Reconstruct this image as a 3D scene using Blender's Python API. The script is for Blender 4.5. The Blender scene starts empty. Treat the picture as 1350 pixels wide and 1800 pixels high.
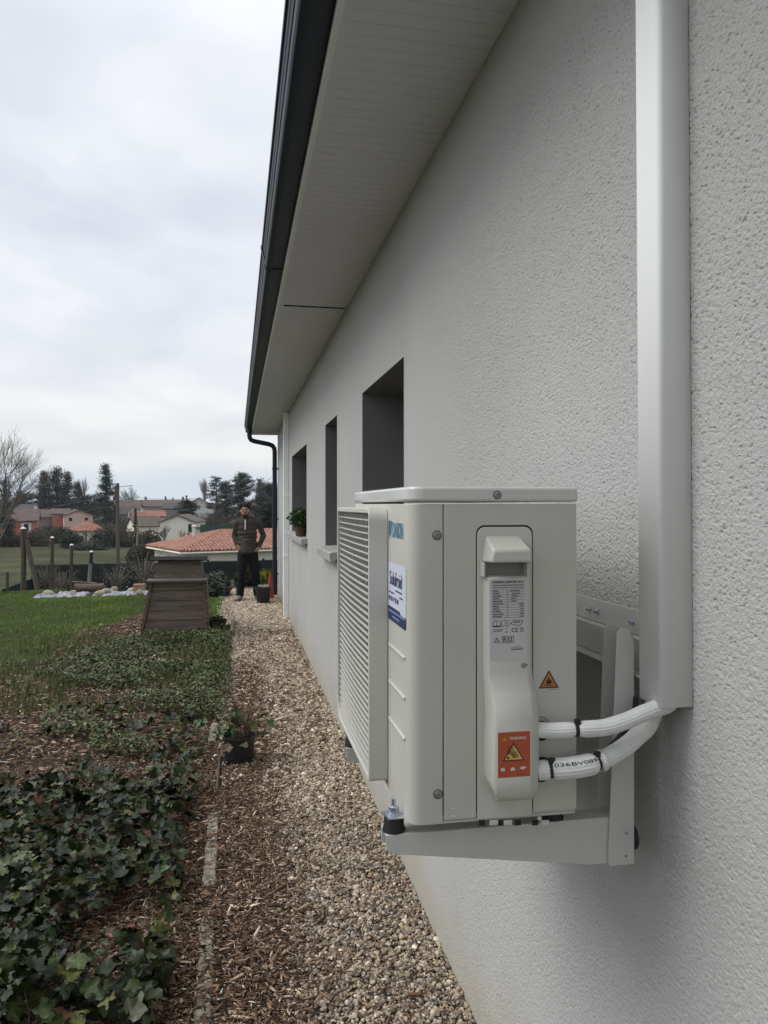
import bpy, bmesh, math, random
import numpy as np
from mathutils import Vector, Matrix, Euler, noise
# ------------------------------------------------------------------ camera, sky, sun, exposure
scn = bpy.context.scene
H = 1.59                                   # eye height above the gravel; all shapes below are written relative to the eye
FPX, CX, HY = 1352.0, 675.0, 887.0
YAW = math.atan(259.0 / FPX); SY, CY = math.sin(YAW), math.cos(YAW)
cam = bpy.data.cameras.new('camera'); camo = bpy.data.objects.new('camera', cam)
scn.collection.objects.link(camo); scn.camera = camo
cam.sensor_fit = 'HORIZONTAL'; cam.sensor_width = 27.0; cam.lens = 27.0 * FPX / 1350.0
cam.shift_y = -(900.0 - HY) / 1350.0
cam.clip_start = 0.02; cam.clip_end = 3000
camo.location = (0, 0, H); camo.rotation_euler = (math.radians(90), 0, -YAW)

SUN_EL, SUN_AZ = math.radians(47), math.radians(-84)      # azimuth from +y towards +x
w = bpy.data.worlds.new('World'); scn.world = w; w.use_nodes = True
nt = w.node_tree; nt.nodes.clear()
def N(t, **k):
    n = nt.nodes.new(t)
    for a, b in k.items(): setattr(n, a, b)
    return n
def L(a, b): nt.links.new(a, b)
out = N('ShaderNodeOutputWorld'); bg = N('ShaderNodeBackground'); bg.inputs['Strength'].default_value = 0.1
sky = N('ShaderNodeTexSky', sky_type='NISHITA'); sky.sun_disc = False
sky.sun_elevation = SUN_EL; sky.sun_rotation = SUN_AZ; sky.dust_density = 3.0; sky.air_density = 1.0
tc = N('ShaderNodeTexCoord'); sep = N('ShaderNodeSeparateXYZ'); L(tc.outputs['Generated'], sep.inputs[0])
# cloud deck: direction projected on a high plane so the clouds flatten towards the horizon
zc = N('ShaderNodeMath', operation='MAXIMUM'); L(sep.outputs['Z'], zc.inputs[0]); zc.inputs[1].default_value = 0.0
za = N('ShaderNodeMath', operation='ADD'); L(zc.outputs[0], za.inputs[0]); za.inputs[1].default_value = 0.22
dx = N('ShaderNodeMath', operation='DIVIDE'); L(sep.outputs['X'], dx.inputs[0]); L(za.outputs[0], dx.inputs[1])
dy = N('ShaderNodeMath', operation='DIVIDE'); L(sep.outputs['Y'], dy.inputs[0]); L(za.outputs[0], dy.inputs[1])
cb = N('ShaderNodeCombineXYZ'); L(dx.outputs[0], cb.inputs[0]); L(dy.outputs[0], cb.inputs[1])
n1 = N('ShaderNodeTexNoise'); n1.inputs['Scale'].default_value = 1.35; n1.inputs['Detail'].default_value = 5; n1.inputs['Roughness'].default_value = 0.5; n1.inputs['Distortion'].default_value = 0.15
L(cb.outputs[0], n1.inputs['Vector'])
cr = N('ShaderNodeValToRGB'); L(n1.outputs['Fac'], cr.inputs[0])
e = cr.color_ramp.elements
e[0].position = 0.36; e[0].color = (5.9, 6.3, 7.1, 1); e[1].position = 0.66; e[1].color = (8.8, 8.9, 8.9, 1)
m = e.new(0.5); m.color = (7.1, 7.4, 8.0, 1)
# warm-white brightening near the horizon
hr = N('ShaderNodeMapRange'); hr.interpolation_type = 'SMOOTHSTEP'; L(sep.outputs['Z'], hr.inputs['Value'])
hr.inputs['From Min'].default_value = 0.02; hr.inputs['From Max'].default_value = 0.30; hr.inputs['To Min'].default_value = 0.6; hr.inputs['To Max'].default_value = 0.0
mxh = N('ShaderNodeMix', data_type='RGBA'); L(hr.outputs[0], mxh.inputs['Factor']); L(cr.outputs[0], mxh.inputs['A']); mxh.inputs['B'].default_value = (8.1, 8.15, 7.9, 1)
# a band of clearer bluish air right above the hills
hb = N('ShaderNodeMapRange'); hb.interpolation_type = 'SMOOTHSTEP'; L(sep.outputs['Z'], hb.inputs['Value'])
hb.inputs['From Min'].default_value = 0.025; hb.inputs['From Max'].default_value = 0.06; hb.inputs['To Min'].default_value = 0.7; hb.inputs['To Max'].default_value = 0.0
mxb = N('ShaderNodeMix', data_type='RGBA'); L(hb.outputs[0], mxb.inputs['Factor']); L(mxh.outputs['Result'], mxb.inputs['A']); mxb.inputs['B'].default_value = (5.7, 6.6, 7.5, 1)
# the clouds are thinner (brighter) ahead and to the left where the sun stands, thicker behind
dt = N('ShaderNodeVectorMath', operation='DOT_PRODUCT'); L(tc.outputs['Generated'], dt.inputs[0]); dt.inputs[1].default_value = (-0.62, 0.78, 0.0)
br = N('ShaderNodeMapRange'); L(dt.outputs['Value'], br.inputs['Value']); br.inputs['From Min'].default_value = -0.75; br.inputs['From Max'].default_value = 0.55
br.inputs['To Min'].default_value = 0.82; br.inputs['To Max'].default_value = 1.0; br.interpolation_type = 'SMOOTHSTEP'
ml = N('ShaderNodeMix', data_type='RGBA', blend_type='MULTIPLY'); ml.inputs['Factor'].default_value = 1.0
L(mxb.outputs['Result'], ml.inputs['A']); L(br.outputs[0], ml.inputs['B'])
mx = N('ShaderNodeMix', data_type='RGBA'); mx.inputs['Factor'].default_value = 0.93; L(sky.outputs[0], mx.inputs['A']); L(ml.outputs['Result'], mx.inputs['B'])
# an overcast sky is brighter overhead than at the horizon
ze = N('ShaderNodeMapRange'); L(sep.outputs['Z'], ze.inputs['Value']); ze.inputs['From Min'].default_value = 0.50; ze.inputs['From Max'].default_value = 0.95; ze.inputs['To Min'].default_value = 1.0; ze.inputs['To Max'].default_value = 1.9
mz = N('ShaderNodeMix', data_type='RGBA', blend_type='MULTIPLY'); mz.inputs['Factor'].default_value = 1.0; L(mx.outputs['Result'], mz.inputs['A']); L(ze.outputs[0], mz.inputs['B'])
L(mz.outputs['Result'], bg.inputs['Color']); L(bg.outputs[0], out.inputs[0])

sun = bpy.data.lights.new('sun', 'SUN'); sun.energy = 1.35; sun.angle = math.radians(34); sun.color = (1, .97, .93)
suno = bpy.data.objects.new('sun', sun); scn.collection.objects.link(suno)
sd = Vector((math.sin(SUN_AZ) * math.cos(SUN_EL), math.cos(SUN_AZ) * math.cos(SUN_EL), math.sin(SUN_EL)))
suno.rotation_euler = sd.to_track_quat('Z', 'Y').to_euler(); suno.location = sd * 50
scn.view_settings.view_transform = 'Standard'; scn.view_settings.look = 'None'; scn.view_settings.gamma = 1
scn.view_settings.exposure = 0.25

# ------------------------------------------------------------------ sight lines (where along a bearing a thing of known distance stands)
def ray(px, py):
    u = (px - CX) / FPX
    return Vector((SY + u * CY, CY - u * SY, -(py - HY) / FPX))
def aty(px, py, Y): d = ray(px, py); return d * (Y / d.y)
def atx(px, py, X): d = ray(px, py); return d * (X / d.x)
def atd(px, py, D): return ray(px, py) * D

# ------------------------------------------------------------------ mesh helpers
COL = scn.collection
ORG = {}
class MB:
    def __init__(s): s.v = []; s.f = []; s.c = []
    def add(s, vs, fs, c=None):
        b = len(s.v); s.v += [tuple(p) for p in vs]; s.f += [tuple(i + b for i in f) for f in fs]
        if c is not None: s.c += [c] * len(vs)
        return s
    def box(s, a, b, c=None):
        x0, y0, z0 = a; x1, y1, z1 = b
        return s.add([(x0,y0,z0),(x1,y0,z0),(x1,y1,z0),(x0,y1,z0),(x0,y0,z1),(x1,y0,z1),(x1,y1,z1),(x0,y1,z1)],
              [(0,3,2,1),(4,5,6,7),(0,1,5,4),(1,2,6,5),(2,3,7,6),(3,0,4,7)], c)
    def prism(s, poly, axis, a, b, c=None):
        """poly: 2D points; axis 'x': (y,z), 'y': (x,z), 'z': (x,y); extruded from a to b"""
        n = len(poly)
        def P(p, t): return {'x': (t, p[0], p[1]), 'y': (p[0], t, p[1]), 'z': (p[0], p[1], t)}[axis]
        vs = [P(p, a) for p in poly] + [P(p, b) for p in poly]
        fs = [tuple(range(n)), tuple(range(2 * n - 1, n - 1, -1))] + [(i, (i + 1) % n + 0, (i + 1) % n + n, i + n) for i in range(n)]
        return s.add(vs, fs, c)
    def obox(s, c, ax, ay, az, col=None):
        c = Vector(c); ax = Vector(ax); ay = Vector(ay); az = Vector(az)
        vs = [c + sx*ax + sy*ay + sz*az for sz in (-1,1) for sx, sy in ((-1,-1),(1,-1),(1,1),(-1,1))]
        return s.add(vs, [(0,3,2,1),(4,5,6,7),(0,1,5,4),(1,2,6,5),(2,3,7,6),(3,0,4,7)], col)
    def tube(s, pts, rad, n=8, cap=True, c=None, oval=None):
        pts = [Vector(p) for p in pts]; m = len(pts)
        if not hasattr(rad, '__len__'): rad = [rad] * m
        b = len(s.v); up = None
        for i, p in enumerate(pts):
            t = (pts[min(i+1, m-1)] - pts[max(i-1, 0)]).normalized()
            if up is None: up = Vector((0,0,1)) if abs(t.z) < .9 else Vector((1,0,0))
            a = t.cross(up).normalized(); up2 = a.cross(t).normalized(); up = up2
            for k in range(n):
                th = 2 * math.pi * k / n
                q = p + a * (rad[i] * math.cos(th) * (oval or 1)) + up2 * (rad[i] * math.sin(th)); s.v.append(tuple(q))
                if c is not None: s.c.append(c)
        for i in range(m - 1):
            for k in range(n):
                s.f.append((b+i*n+k, b+i*n+(k+1)%n, b+(i+1)*n+(k+1)%n, b+(i+1)*n+k))
        if cap: s.f.append(tuple(b + k for k in range(n))[::-1]); s.f.append(tuple(b + (m-1)*n + k for k in range(n)))
        return s
    def lathe(s, prof, cen, n=24, axis=(0,0,1), c=None):
        ax = Vector(axis).normalized(); e1 = ax.orthogonal().normalized(); e2 = ax.cross(e1); cen = Vector(cen); b = len(s.v)
        for r, h in prof:
            for k in range(n):
                th = 2*math.pi*k/n; s.v.append(tuple(cen + ax*h + e1*(r*math.cos(th)) + e2*(r*math.sin(th))))
                if c is not None: s.c.append(c)
        for i in range(len(prof)-1):
            for k in range(n): s.f.append((b+i*n+k, b+i*n+(k+1)%n, b+(i+1)*n+(k+1)%n, b+(i+1)*n+k))
        if prof[0][0] > 1e-6: s.f.append(tuple(b+k for k in range(n))[::-1])
        if prof[-1][0] > 1e-6: s.f.append(tuple(b+(len(prof)-1)*n+k for k in range(n)))
        return s
    def ball(s, c, r, n=12, m=8, col=None):
        if not hasattr(r, '__len__'): r = (r, r, r)
        b = len(s.v)
        for i in range(m + 1):
            ph = math.pi * i / m
            for k in range(n):
                th = 2*math.pi*k/n
                s.v.append((c[0]+r[0]*math.sin(ph)*math.cos(th), c[1]+r[1]*math.sin(ph)*math.sin(th), c[2]-r[2]*math.cos(ph)))
                if col is not None: s.c.append(col)
        for i in range(m):
            for k in range(n): s.f.append((b+i*n+k, b+i*n+(k+1)%n, b+(i+1)*n+(k+1)%n, b+(i+1)*n+k))
        return s
def setcol(me, cols):
    a = me.color_attributes.new('col', 'FLOAT_COLOR', 'POINT')
    arr = np.ones((len(me.vertices), 4), dtype=np.float32); arr[:, :3] = np.array(cols, dtype=np.float32)[:, :3]
    a.data.foreach_set('color', arr.ravel())
def rawmesh(name, V, F, cols=None, smooth=False):
    """V (n,3) array, F (m,3) array of triangles"""
    me = bpy.data.meshes.new(name); V = np.asarray(V, dtype=np.float32); F = np.asarray(F, dtype=np.int32)
    me.vertices.add(len(V)); me.vertices.foreach_set('co', V.ravel())
    me.loops.add(F.size); me.loops.foreach_set('vertex_index', F.ravel())
    me.polygons.add(len(F)); k = F.shape[1]
    me.polygons.foreach_set('loop_start', np.arange(0, F.size, k, dtype=np.int32)); me.update(calc_edges=True)
    if smooth: me.polygons.foreach_set('use_smooth', np.ones(len(F), dtype=bool))
    if cols is not None: setcol(me, cols)
    return me
def put(o, parent=None, origin=None):
    COL.objects.link(o)
    if parent is not None: o.parent = parent
    return o
def obj(name, mb, mat, parent=None, smooth=35, bevel=0, seg=2, origin=None, fix=True):
    me = bpy.data.meshes.new(name)
    V = np.array(mb.v, dtype=np.float64)
    if parent is not None: o0 = np.array(ORG[parent.name_full])
    elif origin is not None: o0 = np.array(origin, dtype=float)
    else:
        o0 = (V.min(0) + V.max(0)) / 2; o0[2] = V[:, 2].min()
    me.from_pydata((V - o0).tolist(), [], mb.f)
    if len(mb.c) == len(mb.v) and mb.c: setcol(me, [tuple(c) for c in mb.c])
    if fix:
        bm = bmesh.new(); bm.from_mesh(me); bmesh.ops.recalc_face_normals(bm, faces=bm.faces); bm.to_mesh(me); bm.free()
    if smooth:
        me.polygons.foreach_set('use_smooth', np.ones(len(me.polygons), dtype=bool)); me.set_sharp_from_angle(angle=math.radians(smooth))
    if mat: me.materials.append(mat)
    o = bpy.data.objects.new(name, me); put(o, parent)
    ORG[o.name_full] = tuple(o0)
    if parent is None: o.location = (o0[0], o0[1], o0[2] + H)
    if bevel:
        b = o.modifiers.new('bevel', 'BEVEL'); b.width = bevel; b.segments = seg; b.limit_method = 'ANGLE'; b.angle_limit = math.radians(40)
    return o
def thing(name, label, cat, loc, group=None):
    o = bpy.data.objects.new(name, None); COL.objects.link(o); o.location = (loc[0], loc[1], loc[2] + H); o.empty_display_size = .1
    ORG[o.name_full] = tuple(loc); o['label'] = label; o['category'] = cat
    if group: o['group'] = group
    return o
def tag(o, label=None, cat=None, group=None, kind=None):
    if label: o['label'] = label
    if cat: o['category'] = cat
    if group: o['group'] = group
    if kind: o['kind'] = kind
    return o
def meshobj(name, me, mat, parent=None):
    me.materials.append(mat); o = bpy.data.objects.new(name, me); put(o, parent)
    if parent is None: o.location = (0, 0, H); ORG[o.name_full] = (0, 0, 0)
    else: o.location = -Vector(ORG[parent.name_full]); ORG[o.name_full] = (0, 0, 0)
    return o

# ------------------------------------------------------------------ materials
def mat(name, col, rough=.6, metal=0, var=.12, vscale=6, bump=0, bscale=200, bdist=.001, attr=False, spec=.5, dirt=None, detail=6, coat=0, trans=0):
    m_ = bpy.data.materials.new(name); m_.use_nodes = True; t = m_.node_tree; p = t.nodes['Principled BSDF']
    p.inputs['Roughness'].default_value = rough; p.inputs['Metallic'].default_value = metal
    p.inputs['Specular IOR Level'].default_value = spec
    if coat: p.inputs['Coat Weight'].default_value = coat; p.inputs['Coat Roughness'].default_value = .15
    if trans: p.inputs['Transmission Weight'].default_value = trans
    co = t.nodes.new('ShaderNodeTexCoord')
    n = t.nodes.new('ShaderNodeTexNoise'); n.inputs['Scale'].default_value = vscale; n.inputs['Detail'].default_value = detail
    t.links.new(co.outputs['Object'], n.inputs['Vector'])
    r = t.nodes.new('ShaderNodeMapRange'); t.links.new(n.outputs['Fac'], r.inputs['Value'])
    r.inputs['From Min'].default_value = .3; r.inputs['From Max'].default_value = .7; r.inputs['To Min'].default_value = 1 - var; r.inputs['To Max'].default_value = 1 + var
    mm = t.nodes.new('ShaderNodeMix'); mm.data_type = 'RGBA'; mm.blend_type = 'MULTIPLY'; mm.inputs['Factor'].default_value = 1
    if attr:
        a = t.nodes.new('ShaderNodeAttribute'); a.attribute_name = 'col'; t.links.new(a.outputs['Color'], mm.inputs['A'])
    else: mm.inputs['A'].default_value = (*col, 1)
    t.links.new(r.outputs[0], mm.inputs['B']); last = mm.outputs['Result']
    if dirt:   # (colour, z low, z high, amount): dirt that has settled near a height
        dc, z0, z1, amt = dirt
        s_ = t.nodes.new('ShaderNodeSeparateXYZ'); t.links.new(co.outputs['Object'], s_.inputs[0])
        n2 = t.nodes.new('ShaderNodeTexNoise'); n2.inputs['Scale'].default_value = 3; n2.inputs['Detail'].default_value = 8; t.links.new(co.outputs['Object'], n2.inputs['Vector'])
        ad = t.nodes.new('ShaderNodeMath'); ad.operation = 'MULTIPLY_ADD'; t.links.new(n2.outputs['Fac'], ad.inputs[0]); ad.inputs[1].default_value = -(z1 - z0) * 1.2; t.links.new(s_.outputs['Z'], ad.inputs[2])
        mr = t.nodes.new('ShaderNodeMapRange'); t.links.new(ad.outputs[0], mr.inputs['Value']); mr.inputs['From Min'].default_value = z0 - (z1-z0)*.6; mr.inputs['From Max'].default_value = z1 - (z1-z0)*.6
        mr.inputs['To Min'].default_value = amt; mr.inputs['To Max'].default_value = 0
        m2 = t.nodes.new('ShaderNodeMix'); m2.data_type = 'RGBA'; t.links.new(mr.outputs[0], m2.inputs['Factor']); t.links.new(last, m2.inputs['A']); m2.inputs['B'].default_value = (*dc, 1); last = m2.outputs['Result']
    t.links.new(last, p.inputs['Base Color'])
    rr = t.nodes.new('ShaderNodeMapRange'); t.links.new(n.outputs['Fac'], rr.inputs['Value']); rr.inputs['To Min'].default_value = max(0, rough - .08); rr.inputs['To Max'].default_value = min(1, rough + .08)
    t.links.new(rr.outputs[0], p.inputs['Roughness'])
    if bump:
        n3 = t.nodes.new('ShaderNodeTexNoise'); n3.inputs['Scale'].default_value = bscale; n3.inputs['Detail'].default_value = 4; t.links.new(co.outputs['Object'], n3.inputs['Vector'])
        b = t.nodes.new('ShaderNodeBump'); b.inputs['Strength'].default_value = bump; b.inputs['Distance'].default_value = bdist
        t.links.new(n3.outputs['Fac'], b.inputs['Height']); t.links.new(b.outputs[0], p.inputs['Normal'])
    return m_
def wood(name, c1, c2, rough=.75, scale=(2, 30, 30), bump=.4):
    m_ = mat(name, c1, rough); t = m_.node_tree; p = t.nodes['Principled BSDF']
    co = t.nodes.new('ShaderNodeTexCoord'); mp = t.nodes.new('ShaderNodeMapping'); mp.inputs['Scale'].default_value = scale; t.links.new(co.outputs['Object'], mp.inputs[0])
    n = t.nodes.new('ShaderNodeTexNoise'); n.inputs['Scale'].default_value = 1.5; n.inputs['Detail'].default_value = 8; n.inputs['Distortion'].default_value = .6; t.links.new(mp.outputs[0], n.inputs['Vector'])
    r = t.nodes.new('ShaderNodeValToRGB'); r.color_ramp.elements[0].position = .35; r.color_ramp.elements[1].position = .7
    r.color_ramp.elements[0].color = (*c2, 1); r.color_ramp.elements[1].color = (*c1, 1); t.links.new(n.outputs['Fac'], r.inputs[0]); t.links.new(r.outputs[0], p.inputs['Base Color'])
    b = t.nodes.new('ShaderNodeBump'); b.inputs['Strength'].default_value = bump; b.inputs['Distance'].default_value = .004; t.links.new(n.outputs['Fac'], b.inputs['Height']); t.links.new(b.outputs[0], p.inputs['Normal'])
    return m_

# light grey scratched render with small pits
def stucco(pits=True):
    m_ = mat('render_plaster', (.475, .475, .465), .9, var=.04, vscale=1.1, spec=.15, dirt=((.40, .35, .24), .0, .38, .55)); t = m_.node_tree; p = t.nodes['Principled BSDF']
    co = t.nodes.new('ShaderNodeTexCoord')
    mp = t.nodes.new('ShaderNodeMapping'); mp.inputs['Scale'].default_value = (1, .75, 1.25); t.links.new(co.outputs['Object'], mp.inputs[0])
    a = t.nodes.new('ShaderNodeTexNoise'); a.inputs['Scale'].default_value = 380; a.inputs['Detail'].default_value = 2; a.inputs['Roughness'].default_value = .5
    v = t.nodes.new('ShaderNodeTexNoise'); v.inputs['Scale'].default_value = 210; v.inputs['Detail'].default_value = 2; v.inputs['Distortion'].default_value = .3
    lo = t.nodes.new('ShaderNodeTexNoise'); lo.inputs['Scale'].default_value = 9; lo.inputs['Detail'].default_value = 2
    for q in (a, v, lo): t.links.new(mp.outputs[0], q.inputs['Vector'])
    r = t.nodes.new('ShaderNodeMapRange'); r.interpolation_type = 'SMOOTHSTEP'; t.links.new(v.outputs['Fac'], r.inputs['Value']); r.inputs['From Min'].default_value = .26; r.inputs['From Max'].default_value = .38; r.inputs['To Min'].default_value = -1.5; r.inputs['To Max'].default_value = 0
    lr = t.nodes.new('ShaderNodeMapRange'); t.links.new(lo.outputs['Fac'], lr.inputs['Value']); lr.inputs['From Min'].default_value = .3; lr.inputs['From Max'].default_value = .7; lr.inputs['To Min'].default_value = .85; lr.inputs['To Max'].default_value = 1.15
    s = t.nodes.new('ShaderNodeMath'); s.operation = 'MULTIPLY_ADD'; t.links.new(a.outputs['Fac'], s.inputs[0]); t.links.new(lr.outputs[0], s.inputs[1]); (t.links.new(r.outputs[0], s.inputs[2]) if pits else None)
    b = t.nodes.new('ShaderNodeBump'); b.inputs['Strength'].default_value = 1.0; b.inputs['Distance'].default_value = .0022 if pits else .0018
    t.links.new(s.outputs[0], b.inputs['Height']); t.links.new(b.outputs[0], p.inputs['Normal'])
    return m_
M = dict(
    plaster=stucco(), plaster_near=stucco(False),
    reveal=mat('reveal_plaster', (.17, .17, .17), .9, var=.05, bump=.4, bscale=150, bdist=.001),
    pvc=mat('white_pvc', (.92, .93, .93), .72, var=.02, spec=.25, vscale=3, bump=.05, bscale=60),
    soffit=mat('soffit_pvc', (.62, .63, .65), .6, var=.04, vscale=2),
    trim=mat('trim_pvc', (.75, .75, .72), .4, var=.04, vscale=3),
    gutter=mat('anthracite_metal', (.020, .030, .045), .5, .0, spec=.25, var=.15, vscale=3),
    unit=mat('ivory_steel', (.52, .512, .465), .42, var=.055, vscale=4, bump=.05, bscale=400, bdist=.0004),
    plastic=mat('ivory_plastic', (.56, .552, .505), .45, var=.03, vscale=5, bump=.05, bscale=500, bdist=.0003),
    lid=mat('lid_steel', (.60, .60, .57), .22, var=.03, vscale=5, coat=.4),
    gap=mat('dark_gap', (.012, .012, .012), .8),
    dark=mat('black_rubber', (.012, .012, .014), .6, var=.2, vscale=30),
    zinc=mat('zinc_steel', (.55, .6, .68), .3, .9, var=.15, vscale=60),
    screw=mat('screw_steel', (.27, .27, .27), .45, .4),
    bracket=mat('painted_bracket', (.54, .54, .51), .5, var=.05, vscale=5, bump=.08, bscale=200),
    paper=mat('label_silver', (.52, .52, .51), .45, var=.03), white=mat('label_white', (.62, .66, .76), .35, var=.02),
    ink=mat('black_ink', (.02, .02, .022), .6), navy=mat('navy_ink', (.015, .025, .10), .5), bluelogo=mat('blue_ink', (.03, .22, .38), .5), darkblue=mat('dark_blue_ink', (.01, .06, .13), .5),
    red=mat('orange_label', (.42, .075, .022), .4, var=.03), amber=mat('amber_ink', (.75, .35, .02), .5), cream=mat('cream_ink', (.66, .47, .14), .5), whiteink=mat('white_ink', (.65, .6, .55), .5), pale=mat('pale_blue_ink', (.3, .4, .65), .5),
    sill=mat('concrete_sill', (.36, .35, .32), .85, var=.15, vscale=12, bump=.3, bscale=120),
    glass=mat('window_glass', (.02, .022, .025), .08, var=.05), alu=mat('grey_frame', (.08, .085, .09), .4),
    stones=mat('gravel_stone', (1, 1, 1), .85, var=.18, vscale=70, bump=.3, bscale=300, attr=True, spec=.3),
    chips=mat('bark_chip', (1, 1, 1), .85, var=.25, vscale=120, attr=True, spec=.25),
    leaf=mat('ivy_leaf', (1, 1, 1), .45, var=.4, vscale=60, attr=True, spec=.32),
    leaf2=mat('small_leaf', (1, 1, 1), .5, var=.2, vscale=40, attr=True, spec=.4),
    blades=mat('grass_blade', (1, 1, 1), .6, var=.2, vscale=2, attr=True, spec=.3),
    needles=mat('foliage', (1, 1, 1), .8, var=.35, vscale=.6, attr=True, spec=.15),
    twig=mat('twig_bark', (.10, .08, .062), .9, var=.3, vscale=8, attr=False),
    bark=mat('grey_bark', (.115, .10, .085), .9, var=.3, vscale=3),
    kerb=mat('weathered_kerb', (.23, .205, .16), .9, var=.7, vscale=26, bump=.6, bscale=60, bdist=.004),
    pot=mat('black_pot', (.016, .016, .017), .5, var=.2, vscale=20), terra=mat('brown_pot', (.12, .06, .035), .6),
    cone=mat('orange_plastic', (.42, .045, .03), .45), skin=mat('skin', (.40, .24, .17), .55, var=.06, vscale=30),
    fleece=mat('grey_fleece', (.072, .066, .055), .95, var=.18, vscale=30, bump=.5, bscale=90, bdist=.01, spec=.1),
    pants=mat('dark_trousers', (.012, .013, .016), .85, var=.25, vscale=14, bump=.4, bscale=30, bdist=.01, spec=.2),
    boot=mat('grey_boot', (.16, .15, .13), .7, var=.3, vscale=30), sole=mat('dark_sole', (.03, .022, .018), .8), hair=mat('dark_hair', (.012, .009, .008), .9, bump=.6, bscale=60, bdist=.006),
    fence=mat('dark_green_screen', (.012, .022, .024), .6, var=.3, vscale=3), post=wood('weathered_post', (.105, .085, .06), (.045, .035, .026), scale=(20, 20, 1.5)),
    greypost=wood('silvered_post', (.27, .25, .22), (.14, .12, .10), scale=(20, 20, 1.5)), cap=mat('white_cap', (.7, .7, .68), .5),
    compost=wood('brown_board', (.180, .144, .113), (.078, .062, .048), scale=(2, 30, 30)), compost2=wood('reddish_board', (.16, .10, .07), (.09, .05, .035), scale=(30, 30, 2)),
    tarp=mat('white_tarp', (.24, .25, .28), .5, var=.5, vscale=9), log=wood('log_bark', (.15, .10, .065), (.06, .04, .03), scale=(2, 12, 12)),
    rock=mat('pale_rock', (.34, .30, .23), .85, var=.25, vscale=14, bump=.5, bscale=30, bdist=.01), tile=mat('terracotta_tile', (.28, .135, .095), .8, var=.4, vscale=2.5, detail=8),
    tiledark=mat('brown_tile', (.10, .07, .058), .85, var=.25, vscale=.8), tilegrey=mat('grey_tile', (.06, .055, .052), .85, var=.2, vscale=.8),
    cream2=mat('cream_wall', (.76, .72, .64), .9, var=.06, vscale=.7), pinkw=mat('pink_wall', (.62, .41, .35), .9, var=.06, vscale=.7), salmon=mat('salmon_wall', (.40, .15, .11), .9, var=.08, vscale=.7),
    greyw=mat('grey_wall', (.22, .20, .18), .9, var=.1), shutter=mat('white_shutter', (.6, .6, .58), .6), poleb=mat('pole_wood', (.10, .075, .06), .85, var=.2, vscale=2), green=mat('green_mesh', (.02, .055, .045), .8),
)
# ------------------------------------------------------------------ setting: terrain, sheets
PTS = [(-80,-1.59),(14.6,-1.59),(16,-1.72),(18.5,-2.7),(24,-3.7),(45,-6.1),(120,-6.1),(190,-5.6),(260,-4.2),(400,-1.5),(600,.5),(1500,4)]
def TZ(x, y):
    z = np.interp(y, [p[0] for p in PTS], [p[1] for p in PTS]); return float(z)
def terrain():
    ys = np.concatenate([np.arange(-60, 0, 12), np.arange(0, 30, .5), np.arange(30, 130, 3), np.arange(130, 420, 10), np.arange(420, 720, 30)])
    xs = np.concatenate([-np.geomspace(500, 6, 26), np.arange(-5, 5, .5), np.geomspace(6, 500, 26)])
    V = []; 
    for y in ys:
        for x in xs:
            z = TZ(x, y)
            if y > 22: z += .25 * noise.noise(Vector((x*.05, y*.05, 0))) * min(1, (y-22)/20) + (2.2 * noise.noise(Vector((x*.006, y*.006, 3))) if y > 200 else 0)
            V.append((x, y, z))
    nx = len(xs); F = [(j*nx+i, j*nx+i+1, (j+1)*nx+i+1, (j+1)*nx+i) for j in range(len(ys)-1) for i in range(nx-1)]
    m_ = mat('field_grass', (.055, .058, .026), .95, var=.45, vscale=.22, spec=.1, detail=10)
    o = meshobj('ground', rawmesh('ground', V, F, smooth=True), m_); tag(o, kind='structure')
terrain()
def sheet(name, pts, z, m_):
    mb = MB(); mb.add([(x, y, z) for x, y in pts], [tuple(range(len(pts)))])
    o = obj(name, mb, m_, smooth=0, fix=False); tag(o, kind='structure')
soil = mat('dark_soil', (.045, .032, .023), .95, var=.4, vscale=9, bump=.8, bscale=25, bdist=.02)
gsoil = mat('path_bed', (.085, .065, .045), .95, var=.4, vscale=30, bump=.8, bscale=60, bdist=.01)
sheet('planting_bed', [(-3.4,-1),(-.10,-1),(-.10,9.9),(-.3,10.4),(-.9,12.0),(-1.25,11.8),(-1.65,10.6),(-1.75,9.6),(-1.9,8.6),(-2.4,8.1),(-3.4,7.6)], -1.586, soil)
sheet('gravel_path', [(-.10,-1),(.72,-1),(.72,14.6),(-.25,14.6),(-.12,12),(-.10,9.9)], -1.582, gsoil)
sheet('bank', [(-.4,14.3),(1.6,14.3),(1.6,16.5),(-.4,16.5)], -1.578, soil)

# ------------------------------------------------------------------ scatter helpers (numpy)
rng = np.random.default_rng(7)
def rotmats(n, mode='free', tilt=1.0):
    if mode == 'free':
        q = rng.normal(size=(n, 4)); q /= np.linalg.norm(q, axis=1)[:, None]
    else:   # about z, then tilted
        a = rng.uniform(0, 2*np.pi, n); b = rng.normal(0, tilt, n); c = rng.uniform(0, 2*np.pi, n)
        qz = np.stack([np.cos(a/2), 0*a, 0*a, np.sin(a/2)], 1); qt = np.stack([np.cos(b/2), np.sin(b/2)*np.cos(c), np.sin(b/2)*np.sin(c), 0*b], 1)
        w1, x1, y1, z1 = qt.T; w2, x2, y2, z2 = qz.T
        q = np.stack([w1*w2-x1*x2-y1*y2-z1*z2, w1*x2+x1*w2+y1*z2-z1*y2, w1*y2-x1*z2+y1*w2+z1*x2, w1*z2+x1*y2-y1*x2+z1*w2], 1)
    w_, x, y, z = q.T
    return np.stack([np.stack([1-2*(y*y+z*z), 2*(x*y-z*w_), 2*(x*z+y*w_)], 1), np.stack([2*(x*y+z*w_), 1-2*(x*x+z*z), 2*(y*z-x*w_)], 1), np.stack([2*(x*z-y*w_), 2*(y*z+x*w_), 1-2*(x*x+y*y)], 1)], 1)
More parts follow.
